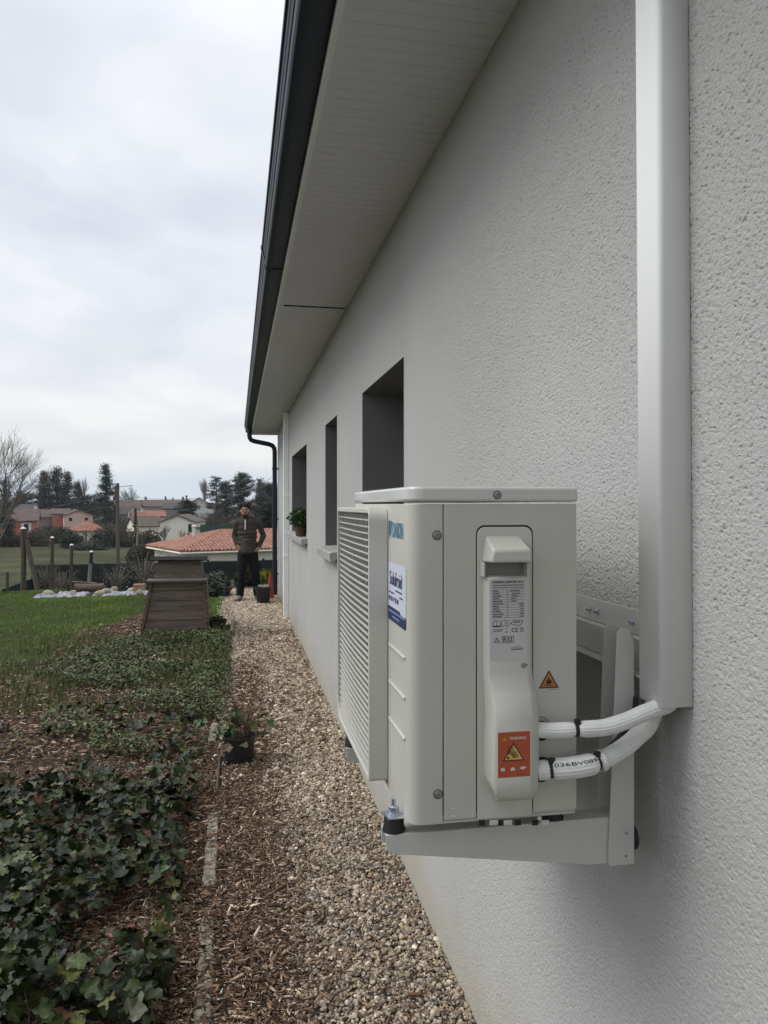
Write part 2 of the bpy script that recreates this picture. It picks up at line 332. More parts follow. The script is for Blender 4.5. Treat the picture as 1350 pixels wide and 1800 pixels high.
def scatter(name, tmpl, pos, R, S, cols, mat_, smooth=False, parent=None, vcol=None):
    """tmpl: list of (V,F); each instance takes one at random. vcol: per-template vertex brightness"""
    n = len(pos); pick = rng.integers(0, len(tmpl), n); Vs = []; Fs = []; Cs = []; off = 0
    for k, (V, F) in enumerate(tmpl):
        idx = np.where(pick == k)[0]
        if not len(idx): continue
        P = np.einsum('nij,nvj->nvi', R[idx], V[None] * S[idx][:, None, :]) + pos[idx][:, None, :]
        m_ = len(V); Vs.append(P.reshape(-1, 3)); Fs.append((F[None] + (np.arange(len(idx)) * m_)[:, None, None] + off).reshape(-1, F.shape[1])); off += len(idx) * m_
        c = np.repeat(cols[idx][:, None, :], m_, 1)
        if vcol is not None: c = c * vcol[k][None, :, None]
        Cs.append(c.reshape(-1, 3))
    me = rawmesh(name, np.concatenate(Vs), np.concatenate(Fs), np.concatenate(Cs), smooth)
    return meshobj(name, me, mat_, parent)
def ico(sub):
    bm = bmesh.new(); bmesh.ops.create_icosphere(bm, subdivisions=sub, radius=1); bmesh.ops.triangulate(bm, faces=bm.faces)
    V = np.array([v.co[:] for v in bm.verts]); F = np.array([[v.index for v in f.verts] for f in bm.faces]); bm.free(); return V, F
def stone_templates(sub, k, amp):
    V, F = ico(sub); out_ = []
    for i in range(k):
        W = V.copy()
        for _ in range(5):     # chop flats so the stones are angular
            nrm = rng.normal(size=3); nrm /= np.linalg.norm(nrm); d = rng.uniform(.42, .8); t = W @ nrm
            W = W - np.clip(t - d, 0, None)[:, None] * nrm[None] * .9
        W += rng.normal(0, amp, W.shape); out_.append((W, F))
    return out_
def palette(n, cols, wts, jit=.15):
    c = np.array(cols)[rng.choice(len(cols), n, p=np.array(wts)/sum(wts))]
    return np.clip(c * (1 + rng.normal(0, jit, (n, 1))), 0.004, 1)
GC = [(.45,.375,.27),(.33,.26,.185),(.58,.50,.385),(.20,.165,.13),(.40,.35,.285),(.74,.67,.55),(.14,.13,.118),(.44,.31,.16)]
GW = [24, 22, 12, 16, 14, 3, 6, 1.5]
def stones_at(n, x0, x1, y0, y1, s0, s1, sub, name, leftfade):
    x = rng.uniform(x0, x1, n); y = rng.uniform(y0, y1, n)
    edge = np.interp(y, [1.5, 3, 4.6, 6, 9], leftfade)      # where the wood chips take over
    keep = rng.uniform(size=n) < np.clip((x - edge) / .30 + .5, .06, 1)
    x, y = x[keep], y[keep]; n = len(x)
    s = rng.lognormal(0, .28, n) * rng.uniform(s0, s1, n)
    pos = np.stack([x, y, -1.585 + s * .35 + rng.uniform(0, .014, n)], 1)
    S = s[:, None] * np.stack([rng.uniform(.8, 1.25, n), rng.uniform(.65, 1.0, n), rng.uniform(.45, .75, n)], 1)
    return pos, S
def gravel():
    LF = [.20, .18, .08, -.06, -.15]
    a = stones_at(30000, -.06, .713, 1.7, 4.0, .0048, .0084, 2, 'a', LF)
    t2 = stone_templates(2, 14, .035); t1 = stone_templates(1, 14, .09)
    o = scatter('gravel', t2, a[0], rotmats(len(a[0]), 'tilt', .5), a[1], palette(len(a[0]), GC, GW), M['stones'], smooth=False)
    tag(o, kind='stuff', label='beige and brown loose gravel on the path beside the house', cat='gravel')
    b = stones_at(60000, -.14, .713, 4.0, 9, .0062, .0105, 1, 'b', LF); c = stones_at(30000, -.3, .713, 9, 14.6, .009, .0135, 1, 'c', LF)
    P = np.concatenate([b[0], c[0]]); S = np.concatenate([b[1], c[1]])
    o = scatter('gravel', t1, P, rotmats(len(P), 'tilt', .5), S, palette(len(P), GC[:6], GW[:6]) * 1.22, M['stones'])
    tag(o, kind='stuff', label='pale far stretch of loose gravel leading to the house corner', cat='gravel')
gravel()
def chip_templates(k):
    out_ = []
    for i in range(k):
        L_ = 1.0; w_ = rng.uniform(.12, .28); h_ = rng.uniform(.05, .12); b = rng.uniform(-.12, .12); tp = rng.uniform(.3, .9)
        V = np.array([(-L_,-w_*tp,-h_),(-L_,w_*tp,-h_),(-L_,w_*tp,h_),(-L_,-w_*tp,h_),(0,-w_+b,-h_+abs(b)),(0,w_+b,-h_+abs(b)),(0,w_+b,h_+abs(b)),(0,-w_+b,h_+abs(b)),(L_,-w_*.5,-h_),(L_,w_*.5,-h_),(L_,w_*.5,h_),(L_,-w_*.5,h_)])
        q = [(0,1,2,3),(11,10,9,8)] + [(i_, i_+4, (i_+1)%4+4, (i_+1)%4) for i_ in range(4)] + [(i_+4, i_+8, (i_+1)%4+8, (i_+1)%4+4) for i_ in range(4)]
        F = np.array([(a, b_, c) for a, b_, c, d in q] + [(a, c, d) for a, b_, c, d in q]); out_.append((V, F))
    return out_
CC = [(.175,.110,.066),(.098,.060,.038),(.28,.19,.12),(.040,.028,.020),(.48,.37,.26),(.19,.105,.060),(.70,.60,.47)]
CW = [26, 22, 20, 17, 9, 6, 3]
def chips():
    tm = chip_templates(16)
    n1, n2, n3 = 92000, 58000, 44000
    # bed close by, bed farther, then the strip of the path along the kerb
    x = np.concatenate([-.06 - 2.9 * rng.uniform(size=n1) ** 1.35, rng.uniform(-3.1, -.06, n2), -.06 + np.abs(rng.normal(0, .15, n3)) + rng.uniform(0,.06,n3)])
    y = np.concatenate([rng.uniform(1.75, 4.9, n1), rng.uniform(4.9, 11.8, n2), rng.uniform(1.7, 8.0, n3)])
    xs2 = rng.uniform(0, .7, 5200); ys2 = 1.7 + 8 * rng.uniform(size=5200) ** 1.3; x = np.concatenate([x, xs2]); y = np.concatenate([y, ys2]); loose = np.arange(len(x)) >= len(x) - 5200
    keep = (x < .7) & (x > -.55*y - .5) & ((x < -.06) | loose | (rng.uniform(size=len(x)) < np.interp(y, [1.7, 4.2, 6.0, 8.0], [1, .8, .3, .06]))) & ~((y > 7.6) & (x < -1.9)) & ~((y > 10.2) & ((x > -.8) | (x < np.interp(y, [9.6, 10.6, 11.7, 12.2], [-1.72, -1.6, -1.25, -.9])))); x, y, loose = x[keep], y[keep], loose[keep]; n = len(x)
    s = rng.lognormal(0, .4, n) * np.where(y < 5, .0082, .0130)
    z = -1.582 + rng.uniform(0, .022, n) + np.where(x > 0, .003, 0) + np.where(loose, .009, 0)
    pos = np.stack([x, y, z], 1); S = s[:, None] * np.stack([rng.uniform(.7, 1.5, n), rng.uniform(.7, 1.3, n), rng.uniform(.7, 1.4, n)], 1)
    o = scatter('wood_chips', tm, pos, rotmats(n, 'tilt', .35), S, palette(n, CC, CW, .2), M['chips'])
    tag(o, kind='stuff', label='brown shredded wood chips mulching the bed and the path edge', cat='mulch')
chips()
# ivy leaves: five-lobed, folded along the midrib, veins paler than the blade
def ivy_templates(k):
    out_ = []; vc = []
    for i in range(k):
        tips = [(0, 1.0), (58, .78), (-58, .78), (122, .55), (-122, .55)]; ang = []; 
        for a, r in tips: ang.append((a + rng.normal(0, 5), r * rng.uniform(.88, 1.1), 1))
        for a, r in ((29, .62), (-29, .62), (92, .50), (-92, .50), (150, .42), (-150, .42), (180, .22)): ang.append((a + rng.normal(0, 3), r * rng.uniform(.92, 1.1), 0))
        for a, r in ((13, .86), (-13, .86), (45, .70), (-45, .70), (72, .68), (-72, .68), (108, .54), (-108, .54)): ang.append((a, r * rng.uniform(.95, 1.05), 0))
        ang.sort(); V = [(0, 0, 0)]; b = [1.5]; cup = rng.uniform(-.35, .5); fold = rng.uniform(.0, .55)
        for a, r, v in ang:
            t = math.radians(a); x, y = r*math.sin(t), r*math.cos(t)
            V.append((x*.5, y*.5, fold*abs(x)*.5 - .05)); b.append(1.35 if v else .92)
        for a, r, v in ang:
            t = math.radians(a); x, y = r*math.sin(t), r*math.cos(t)
            V.append((x, y, fold*abs(x) - cup*r*r + rng.normal(0, .06))); b.append(1.25 if v else .9)
        m_ = len(ang); F = [(0, 1+j, 1+(j+1)%m_) for j in range(m_)]
        for j in range(m_): p, q = 1+j, 1+(j+1)%m_; F += [(p, p+m_, q+m_), (p, q+m_, q)]
        out_.append((np.array(V), np.array(F))); vc.append(np.array(b))
    return out_, vc
def ivy():
    tm, vc = ivy_templates(12)
    # clumps of vines in the near bed
    def patch(n, yr, xr, dens):   # clumps with bare mulch between
        x = rng.uniform(*xr, n*3); y = rng.uniform(*yr, n*3)
        f = np.array([noise.noise(Vector((a*2.6, b*2.2, 5.3))) for a, b in zip(x, y)])
        k = (f > dens) & (x > -.5*y - .4); return x[k][:n], y[k][:n]
    xa, ya = patch(3300, (2.45, 4.35), (-2.5, -.22), -.26); xb, yb = patch(620, (1.75, 2.8), (-1.3, -.24), -.10); xc, yc = patch(330, (4.3, 6.3), (-2.2, -.2), .10)
    x = np.concatenate([xa, xb, xc]); y = np.concatenate([ya, yb, yc]); n = len(x)
    s = .020 + .042 * rng.beta(1.3, 1.6, n)
    z = -1.58 + rng.beta(1.5, 1.8, n) * np.where(y < 4.5, .19, .09) + .015
    pos = np.stack([x, y, z], 1)
    R = rotmats(n, 'tilt', .78); S = np.repeat(s[:, None], 3, 1) * np.stack([rng.uniform(.8, 1.15, n), np.ones(n), rng.uniform(.6, 1.4, n)], 1)
    cols = palette(n, [(.009,.015,.004),(.019,.032,.008),(.034,.050,.012),(.065,.072,.016),(.06,.085,.03),(.10,.11,.06),(.075,.05,.025),(.09,.045,.025)], [30, 26, 16, 10, 6, 4, 5, 2], .2)
    o = scatter('ivy', tm, pos, R, S, cols, M['leaf'], smooth=True, vcol=vc); tag(o, kind='stuff', label='dark green ivy leaves trailing over the wood chip bed', cat='ivy')
    mb = MB()
    for i in rng.choice(n, 700, replace=False):
        p = Vector(pos[i]); q = p + Vector((rng.normal(0, .05), rng.normal(0, .05), 0)); q.z = -1.58
        mb.tube([q, (p+q)/2 + Vector((rng.normal(0, .015), rng.normal(0, .015), .02)), p], .0012, 4, cap=False)
    for i in range(60):
        x0, y0 = rng.uniform(-1.2, -.25), rng.uniform(2.2, 5.5); a = rng.uniform(0, 6.28); pts = []
        for k in range(7):
            pts.append((x0, y0, -1.565 + rng.uniform(0, .05))); a += rng.normal(0, .5); x0 += .06*math.cos(a); y0 += .06*math.sin(a)
        if max(p[0] for p in pts) < -.14: mb.tube(pts, .0018, 5)
    st = obj('ivy_stems', mb, mat('ivy_stem', (.09, .075, .04), .7, var=.3, vscale=20), smooth=60, fix=False); tag(st, kind='stuff', label='thin brown vines running between the ivy leaves', cat='ivy')
ivy()
def small_leaves():
    V = np.array([(0,0,0),(.32,.35,.10),(.36,.7,.06),(0,1,-.12),(-.36,.7,.06),(-.32,.35,.10),(0,.5,-.02)]); F = np.array([(0,1,6),(1,2,6),(2,3,6),(3,4,6),(4,5,6),(5,0,6)])
    n = 62000; x = rng.uniform(-2.4, -.06, n); y = rng.uniform(4.9, 9.9, n)
    f = np.array([noise.noise(Vector((a*1.7, b*1.5, 1.3))) + .5*noise.noise(Vector((a*5, b*5, 8))) for a, b in zip(x, y)])
    left = np.interp(y, [4.9, 6, 7, 8, 9, 9.9], [-1.7, -2.0, -1.9, -1.75, -1.35, -1.0])
    dens = np.interp(y, [4.9, 5.8, 6.6, 7.5, 9.9], [.32, .18, -.06, -.28, -.4]) + .8 * np.exp(-((x + 1.75) / .55) ** 2 - ((y - 6.5) / 1.0) ** 2)
    k = (f > dens) & (x > left + .25*f) & (x < -.12 + .10*f + (y > 6.3) * .08) & (x > -.36*y - .1)
    k &= ~((y > 9.25) & (x > -1.25) & (x < -.28))
    x, y, f = x[k], y[k], f[k]; n = len(x); hgt = .03 + .13 * np.clip(f + .4, 0, 1)
    pos = np.stack([x, y, -1.585 + rng.beta(2, 1.3, n) * hgt], 1); s = rng.uniform(.012, .034, n)
    cols = palette(n, [(.060,.092,.020),(.036,.058,.015),(.095,.130,.030),(.15,.17,.06),(.18,.13,.07),(.09,.065,.035)], [28, 24, 22, 9, 5, 10], .22)
    o = scatter('ground_cover', [(V, F)], pos, rotmats(n, 'tilt', .7), np.repeat(s[:, None], 3, 1), cols, M['leaf2']); tag(o, kind='stuff', label='low mid green leafy ground cover in front of the compost bin', cat='ground cover')
small_leaves()
def grass():
    V = np.array([(-.5,0,0),(.5,0,0),(.28,.0,.55),(-.28,0,.55),(0,.35,1)]); F = np.array([(0,1,2),(0,2,3),(3,2,4)])
    n = 320000; y = 7.3 + (15.2-7.3) * rng.uniform(size=n)**.75; x = rng.uniform(-8, .1, n)
    edge = np.interp(y, [7.3, 8, 8.6, 9.6, 10.6, 11.7, 12.2, 15.2], [-2.3, -2.05, -1.85, -1.72, -1.6, -1.25, -.9, -.25]) + .12*np.sin(y*9) + rng.normal(0, .07, n)
    edge = np.where((y > 10.2) & (y < 14.4) & (x > -.75), -.16 + .04*np.sin(y*7) + rng.normal(0, .03, n), edge)
    k = (x < edge) & (x > -.56*y - .5) & ~((y > 14.3) & (x > -3.1)); x, y = x[k], y[k]; n = len(x)
    f = np.array([noise.noise(Vector((a*1.3, b*1.3, 2))) for a, b in zip(x, y)])
    h = rng.uniform(.012, .030, n) * (1 + .9*f); pos = np.stack([x, y, np.full(n, -1.592)], 1)
    S = np.stack([rng.uniform(.005, .009, n), h*.8, h], 1)
    cols = palette(n, [(.125,.205,.040),(.090,.160,.032),(.165,.235,.055),(.14,.15,.05),(.18,.15,.08)], [30, 26, 22, 8, 5], .18) * (1 + .35*f[:, None])
    o = scatter('lawn_grass', [(V, F)], pos, rotmats(n, 'tilt', .35), S, cols, M['blades']); tag(o, kind='stuff', label='green mown lawn grass left of the compost bin', cat='grass')
grass()
def weeds():
    V = np.array([(-.5,0,0),(.5,0,0),(.28,.15,.55),(-.28,.15,.55),(0,.6,1)]); F = np.array([(0,1,2),(0,2,3),(3,2,4)])
    n = 15000; x = rng.uniform(-2.3, -.08, n); y = rng.uniform(5.4, 9.6, n); f = np.array([noise.noise(Vector((a*1.5, b*1.5, 7))) for a, b in zip(x, y)])
    k = (x > -.36*y) & (f > np.interp(y, [5.4, 6.5, 7.5, 9.6], [.3, .1, -.1, -.2])) & ~((y > 9.25) & (x > -1.25) & (x < -.28)); x, y = x[k], y[k]; n = len(x); h = rng.uniform(.05, .17, n)
    o = scatter('weeds', [(V, F)], np.stack([x, y, np.full(n, -1.585)], 1), rotmats(n, 'tilt', .55), np.stack([np.full(n, .005), h*.5, h], 1), palette(n, [(.09,.13,.03),(.13,.16,.05),(.05,.08,.02),(.24,.20,.12)], [30, 20, 20, 8]), M['blades']); tag(o, kind='stuff', label='thin weeds and grass stalks growing through the ground cover', cat='weeds')
weeds()
# ragged leaf litter at the lawn edge and dead leaves
def litter():
    V = np.array([(-.5,0,0),(0,-.35,.12),(.5,0,0),(0,.35,.12)]); F = np.array([(0,1,2),(0,2,3)])
    n = 3200; x = rng.uniform(-2.2, .68, n); y = rng.uniform(2, 10.6, n); k = (x > -.35*y); x, y = x[k], y[k]; n = len(x)
    s = rng.uniform(.015, .045, n) * np.where(x > -.05, .6, 1); pos = np.stack([x, y, np.where(x > -.05, -1.57, -1.56) + rng.uniform(0, .03, n) * np.where(x > -.05, .3, 1)], 1)
    o = scatter('leaf_litter', [(V, F)], pos, rotmats(n, 'tilt', .5), np.repeat(s[:, None], 3, 1), palette(n, [(.17,.105,.065),(.11,.065,.042),(.34,.26,.18),(.17,.075,.045),(.5,.45,.38)], [30, 30, 14, 4, 3]), M['chips']); tag(o, kind='stuff', label='dry brown and russet fallen leaves lying on the bed', cat='leaf litter')
litter()
# ------------------------------------------------------------------ the house
D = .715; GZ = -1.62
house = thing('house', 'light grey rendered house wall with white eaves and dark gutter along the gravel path', 'house', (D, 13.8, GZ))
WIN = [(3.272, 4.40, -.34, .645), (5.541, 6.29, -.34, .650), (8.011, 10.16, -.35, .632)]
def wallgrid():
    mb = MB(); ys = sorted(set([-4.0, 13.8, .80, 3.20] + [w_[0] for w_ in WIN] + [w_[1] for w_ in WIN])); zs = sorted(set([GZ, 1.31] + [w_[2] for w_ in WIN] + [w_[3] for w_ in WIN]))
    for a, b in zip(ys, ys[1:]):
        for c, d in zip(zs, zs[1:]):
            if a >= .79 and b <= 3.21: continue
            if any(w_[0] <= a and b <= w_[1] and w_[2] <= c and d <= w_[3] for w_ in WIN): continue
            mb.add([(D, a, c), (D, b, c), (D, b, d), (D, a, d)], [(0, 3, 2, 1)])
    mb.add([(D, 13.8, GZ), (8, 13.8, GZ), (8, 13.8, 1.31), (D, 13.8, 1.31)], [(0, 1, 2, 3)][::-1])
    mb.add([(8, 13.8, GZ), (8, -4, GZ), (8, -4, 1.31), (8, 13.8, 1.31)], [(0, 1, 2, 3)])
    mb.add([(D, -4, GZ), (8, -4, GZ), (8, -4, 1.31), (D, -4, 1.31)], [(0, 1, 2, 3)])
    for z_, q in ((13.8, 1), (-4, -1)): mb.add([(D, z_, 1.31), (8, z_, 1.31), (4.4, z_, 2.55)], [(0, 1, 2)])
    bm_ = obj('wall', mb, M['plaster'], house, smooth=0, fix=False)
    me = bm_.data; b = bmesh.new(); b.from_mesh(me); bmesh.ops.remove_doubles(b, verts=b.verts, dist=1e-5); bmesh.ops.recalc_face_normals(b, faces=b.faces); b.to_mesh(me); b.free()
wallgrid()
def near_plaster():
    # the stretch nearest the eye is modelled grain by grain: scratched render with small open pits
    g = .0017; ys = np.arange(.80, 3.20 + g, g); zs = np.arange(GZ, 1.31, g); ys[-1] = 3.20; zs[-1] = 1.31; ny, nz = len(ys), len(zs); r_ = np.random.default_rng(5)
    fy = np.fft.fftfreq(ny, g)[None, :]; fz = np.fft.fftfreq(nz, g)[:, None]
    def field(ly, lz):
        f = np.fft.ifft2(np.fft.fft2(r_.normal(size=(nz, ny))) * np.exp(-2 * (np.pi ** 2) * ((fy * ly) ** 2 + (fz * lz) ** 2))).real
        return f / f.std()
    fine = field(.0011, .0008); mid = field(.0017, .0013); big = field(.02, .02); pit = field(.0014, .0010); veil = field(.05, .05)
    h = .00030 * fine + .00030 * mid + .00010 * big - .0026 * np.clip((pit - 1.35 + .08 * veil), 0, .6) / .6
    fade = np.clip(np.minimum((ys - .80) / .03, (3.20 - ys) / .9), 0, 1)[None, :]; h = h * fade; h[0, :] = 0; h[-1, :] = 0
    Y, Z = np.meshgrid(ys, zs); V = np.stack([(D - h).ravel(), Y.ravel(), Z.ravel()], 1)
    i = (np.arange(nz - 1)[:, None] * ny + np.arange(ny - 1)[None, :]).ravel(); F = np.stack([i, i + ny, i + ny + 1, i + 1], 1)
    o = meshobj('wall', rawmesh('wall', V - np.array(ORG[house.name_full]), F, smooth=True), M['plaster_near'], house); o.location = (0, 0, 0)
near_plaster()
for i, (a, b, c, d) in enumerate(WIN):
    mb = MB(); X1 = D + .33
    mb.box((X1, a, c), (X1 + .05, a + .06, d)); mb.box((X1, b - .06, c), (X1 + .05, b, d)); mb.box((X1, a + .06, c), (X1 + .05, b - .06, c + .06)); mb.box((X1, a + .06, d - .06), (X1 + .05, b - .06, d))
    if b - a > 1: mb.box((X1 - .004, (a + b) / 2 - .04, c + .06), (X1 + .046, (a + b) / 2 + .04, d - .06))
    wo = obj('window', mb, M['alu'], house, smooth=0)
    ORG[wo.name_full] = ORG[house.name_full]
    obj('pane', MB().box((X1 + .02, a + .05, c + .05), (X1 + .028, b - .05, d - .05)), M['glass'], wo, smooth=0)
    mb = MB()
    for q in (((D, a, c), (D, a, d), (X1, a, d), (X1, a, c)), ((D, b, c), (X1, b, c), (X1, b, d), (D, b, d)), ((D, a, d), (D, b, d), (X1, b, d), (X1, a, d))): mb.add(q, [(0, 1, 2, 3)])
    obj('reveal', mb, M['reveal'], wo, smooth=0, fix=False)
    sz = c
    mb = MB(); mb.prism([(D - .062, sz - .072), (D - .064, sz - .012), (D - .056, sz - .002), (X1, sz + .02), (X1, sz - .05), (D - .02, sz - .055), (D - .03, sz - .07)], 'y', a - .085, b + .085)
    mb2 = MB(); mb2.prism([(D - .062, sz - .072), (D - .064, sz - .012), (D - .056, sz - .002), (D - .001, sz + .003), (D - .001, sz - .055), (D - .02, sz - .055), (D - .03, sz - .07)], 'y', a - .085, b + .085)
    mb2.prism([(D - .001, sz + .003), (X1, sz + .02), (X1, sz - .02), (D - .001, sz - .02)], 'y', a + .001, b - .001)
    so = obj('window_sill', mb2, M['sill'], wo, smooth=0, bevel=.004)
# soffit of narrow grooved boards, with its trims
def soffit():
    mb = MB(); y = -4.0; pr = []
    while y < 14.5:
        pr += [(y, 1.3005), (y + .0025, 1.298), (y + .0515, 1.298), (y + .054, 1.3005)]; y += .0565
    pr = [p for p in pr if p[0] <= 14.5]
    vs = [(.292, a, b) for a, b in pr] + [(.714, a, b) for a, b in pr]; n = len(pr)
    mb.add(vs, [(i, i + 1, n + i + 1, n + i) for i in range(n - 1)])
    mb.add([(.714, 13.81, 1.299), (8.4, 13.81, 1.299), (8.4, 14.5, 1.299), (.714, 14.5, 1.299)], [(0, 1, 2, 3)])
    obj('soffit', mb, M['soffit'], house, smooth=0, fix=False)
    mb = MB()
    for a, b in ((-4, 3.528), (3.532, 9.3), (9.303, 14.51)):
        mb.box((.263, a, 1.293), (.274, b, 1.297)); mb.box((.259, a, 1.293), (.263, b, 1.330))
    obj('soffit_trim', mb, M['trim'], house, smooth=0, bevel=.0012)
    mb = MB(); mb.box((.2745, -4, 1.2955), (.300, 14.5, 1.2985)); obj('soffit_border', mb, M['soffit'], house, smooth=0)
    mb = MB(); mb.box((.301, 5.03, 1.2935), (.704, 5.048, 1.2975)); obj('soffit_joint', mb, M['gap'], house, smooth=0)
    mb = MB(); mb.box((.301, 11.93, 1.290), (.704, 11.965, 1.2975)); obj('soffit_joint', mb, M['soffit'], house, smooth=0)
soffit()
mb = MB(); mb.box((.2655, -4, 1.3305), (.285, 14.5, 1.47)); mb.box((.285, 14.5, 1.30), (8.4, 14.53, 1.47)); obj('fascia', mb, M['gutter'], house, smooth=0)
mb = MB(); mb.prism([(.17, 1.475), (4.4, 2.78), (8.7, 1.475), (8.7, 1.43), (4.4, 2.73), (.17, 1.43)], 'y', -4.2, 14.56); obj('roof', mb, M['tilegrey'], house, smooth=0)
GP = [(.2645, 1.337), (.200, 1.335), (.178, 1.336), (.167, 1.341), (.161, 1.350), (.1585, 1.380), (.163, 1.384), (.163, 1.389), (.156, 1.393), (.151, 1.410), (.154, 1.415), (.149, 1.420), (.146, 1.445), (.139, 1.447), (.137, 1.456), (.143, 1.460), (.150, 1.456), (.151, 1.440), (.156, 1.425), (.168, 1.39), (.170, 1.355), (.180, 1.342), (.206, 1.340), (.2645, 1.342)]
mb = MB()
for a, b, dz in ((-4, 4.40, 0), (4.44, 11.9, -.004), (11.93, 14.45, -.006)): mb.prism([(x, z + dz) for x, z in GP], 'y', a, b)
mb.prism([(.2645, 1.336), (.205, 1.334), (.17, 1.35), (.158, 1.385), (.144, 1.445), (.262, 1.45)], 'y', 14.45, 14.46)
g = obj('gutter', mb, M['gutter'], house, smooth=25)
mb = MB()
for yy in (4.42, 11.915, 13.62):
    cx_ = sum(p[0] for p in GP) / len(GP); mb.prism([(.264, 1.332), (.205, 1.330), (.186, 1.334), (.168, 1.347), (.156, 1.38), (.146, 1.412), (.140, 1.44), (.134, 1.462), (.15, 1.464), (.2, 1.36), (.264, 1.35)], 'y', yy - .03, yy + .03)
obj('gutter_union', mb, M['gutter'], house, smooth=25)
# downpipe: outlet under the gutter end, swan neck, straight drop on two brackets
Y0 = 13.45
pts = [(.215, Y0, 1.335), (.215, Y0, 1.20), (.222, Y0, 1.15), (.245, Y0, 1.115), (.29, Y0, 1.095), (.55, Y0, 1.045), (.61, Y0, 1.02), (.64, Y0, .975), (.648, Y0, .92), (.648, Y0, -1.58)]
mb = MB(); mb.tube(pts, .04, 14); dp = obj('downpipe', mb, M['gutter'], house, smooth=40)
ORG[dp.name_full] = ORG[house.name_full]
mb = MB()
for z in (.62, -.25, -1.2): mb.lathe([(.046, -.02), (.046, .02)], (.648, Y0, z), 14); mb.box((.66, Y0 - .012, z - .012), (D - .001, Y0 + .012, z + .012))
mb.lathe([(.050, -.04), (.050, .04)], (.215, Y0, 1.29), 14)
obj('pipe_clamp', mb, M['gutter'], dp, smooth=40)
# slim white duct down the far wall
mb = MB(); mb.box((.640, 10.75, -1.58), (D - .001, 10.83, .12)); mb.box((.640, 10.75, .127), (D - .001, 10.83, 1.288)); du = obj('wall_duct', mb, M['pvc'], house, smooth=0, bevel=.006)
ORG[du.name_full] = ORG[house.name_full]
mb = MB(); mb.box((.636, 10.745, .10), (D - .001, 10.835, .15)); mb.box((.636, 10.745, -.74), (D - .001, 10.835, -.69)); obj('duct_joint', mb, M['pvc'], du, smooth=0, bevel=.004)

# ------------------------------------------------------------------ writing
def text2d(body, shear=0):
    cu = bpy.data.curves.new('t', 'FONT'); cu.body = body; cu.resolution_u = 3; o = bpy.data.objects.new('t', cu); COL.objects.link(o)
    dg = bpy.context.evaluated_depsgraph_get(); me = bpy.data.meshes.new_from_object(o.evaluated_get(dg))
    V = [(v.co.x + shear * v.co.y, v.co.y) for v in me.vertices]; F = [tuple(p.vertices) for p in me.polygons]
    bpy.data.objects.remove(o); bpy.data.curves.remove(cu); bpy.data.meshes.remove(me); return V, F
def text_on(mb, body, P, w_, h_, shear=0, bold=0):
    """P(u,v) maps label millimetres to space; text is fitted into (u0,v0,width,height)"""
    V, F = text2d(body, shear); u0, v0 = P[1], P[2]; f = P[0]
    xa, xb = min(v[0] for v in V), max(v[0] for v in V); ya, yb = min(v[1] for v in V), max(v[1] for v in V)
    for db in ([0] if not bold else [-bold, 0, bold]):
        mb.add([f(u0 + (x - xa) / (xb - xa) * w_ + db, v0 + (y - ya) / (yb - ya) * h_, .00004 * (db / bold if bold else 0)) for x, y in V], F)
def rect_on(mb, f, u0, v0, u1, v1, lift=0): mb.add([f(u0, v0, lift), f(u1, v0, lift), f(u1, v1, lift), f(u0, v1, lift)], [(0, 1, 2, 3)])
def poly_on(mb, f, pts, lift=0): mb.add([f(u, v, lift) for u, v in pts], [tuple(range(len(pts)))])
def line_on(mb, f, a, b, t, lift=0):
    d = Vector((b[0]-a[0], b[1]-a[1])); n = Vector((-d.y, d.x)).normalized() * t / 2
    poly_on(mb, f, [(a[0]+n.x, a[1]+n.y), (b[0]+n.x, b[1]+n.y), (b[0]-n.x, b[1]-n.y), (a[0]-n.x, a[1]-n.y)], lift)
def outline_on(mb, f, pts, t, lift=0):
    for a, b in zip(pts, pts[1:] + pts[:1]): line_on(mb, f, a, b, t, lift)

# ------------------------------------------------------------------ outdoor unit
YS = 1.17
def S(px, py=1200, y=YS): return aty(px, py, y)
XF, XB, YN, YF, ZB, ZT = .264, .543, YS, 1.745, -.502, .001
unit = thing('heat_pump_unit', 'ivory outdoor heat pump unit with slatted front grille, carried by the wall bracket', 'heat pump', ((XF + XB) / 2, (YN + YF) / 2, ZB))
def arc(cx, cy, r, a0, a1, n=6): return [(cx + r * math.cos(math.radians(a0 + (a1 - a0) * i / n)), cy + r * math.sin(math.radians(a0 + (a1 - a0) * i / n))) for i in range(n + 1)]
obj('inner_casing', MB().box((XF + .012, YN + .004, ZB + .012), (XB - .004, YF - .004, ZT - .002)), M['gap'], unit, smooth=0)
r = .022; x7 = S(778.3).x
op = [(x7, YN)] + arc(XF + r, YN + r, r, -90, -180) + arc(XF + r, YF - r, r, 180, 90) + [(.40, YF)]
t_ = .004; ip = [(.40, YF - t_)] + arc(XF + r, YF - r, r - t_, 90, 180) + arc(XF + r, YN + r, r - t_, 180, 270) + [(x7, YN + t_)]
mb = MB(); mb.prism(op + ip, 'z', ZB, ZT); obj('front_panel', mb, M['unit'], unit, smooth=30, bevel=.0009)
xa, xb_, xc = S(780.2).x, S(837).x, S(839).x; xd, xe = S(934.8).x, S(937.0).x; zb2 = S(800, 1441).z; ztop = S(900, 925).z
mb = MB(); cov_top = ztop; rr_ = .014
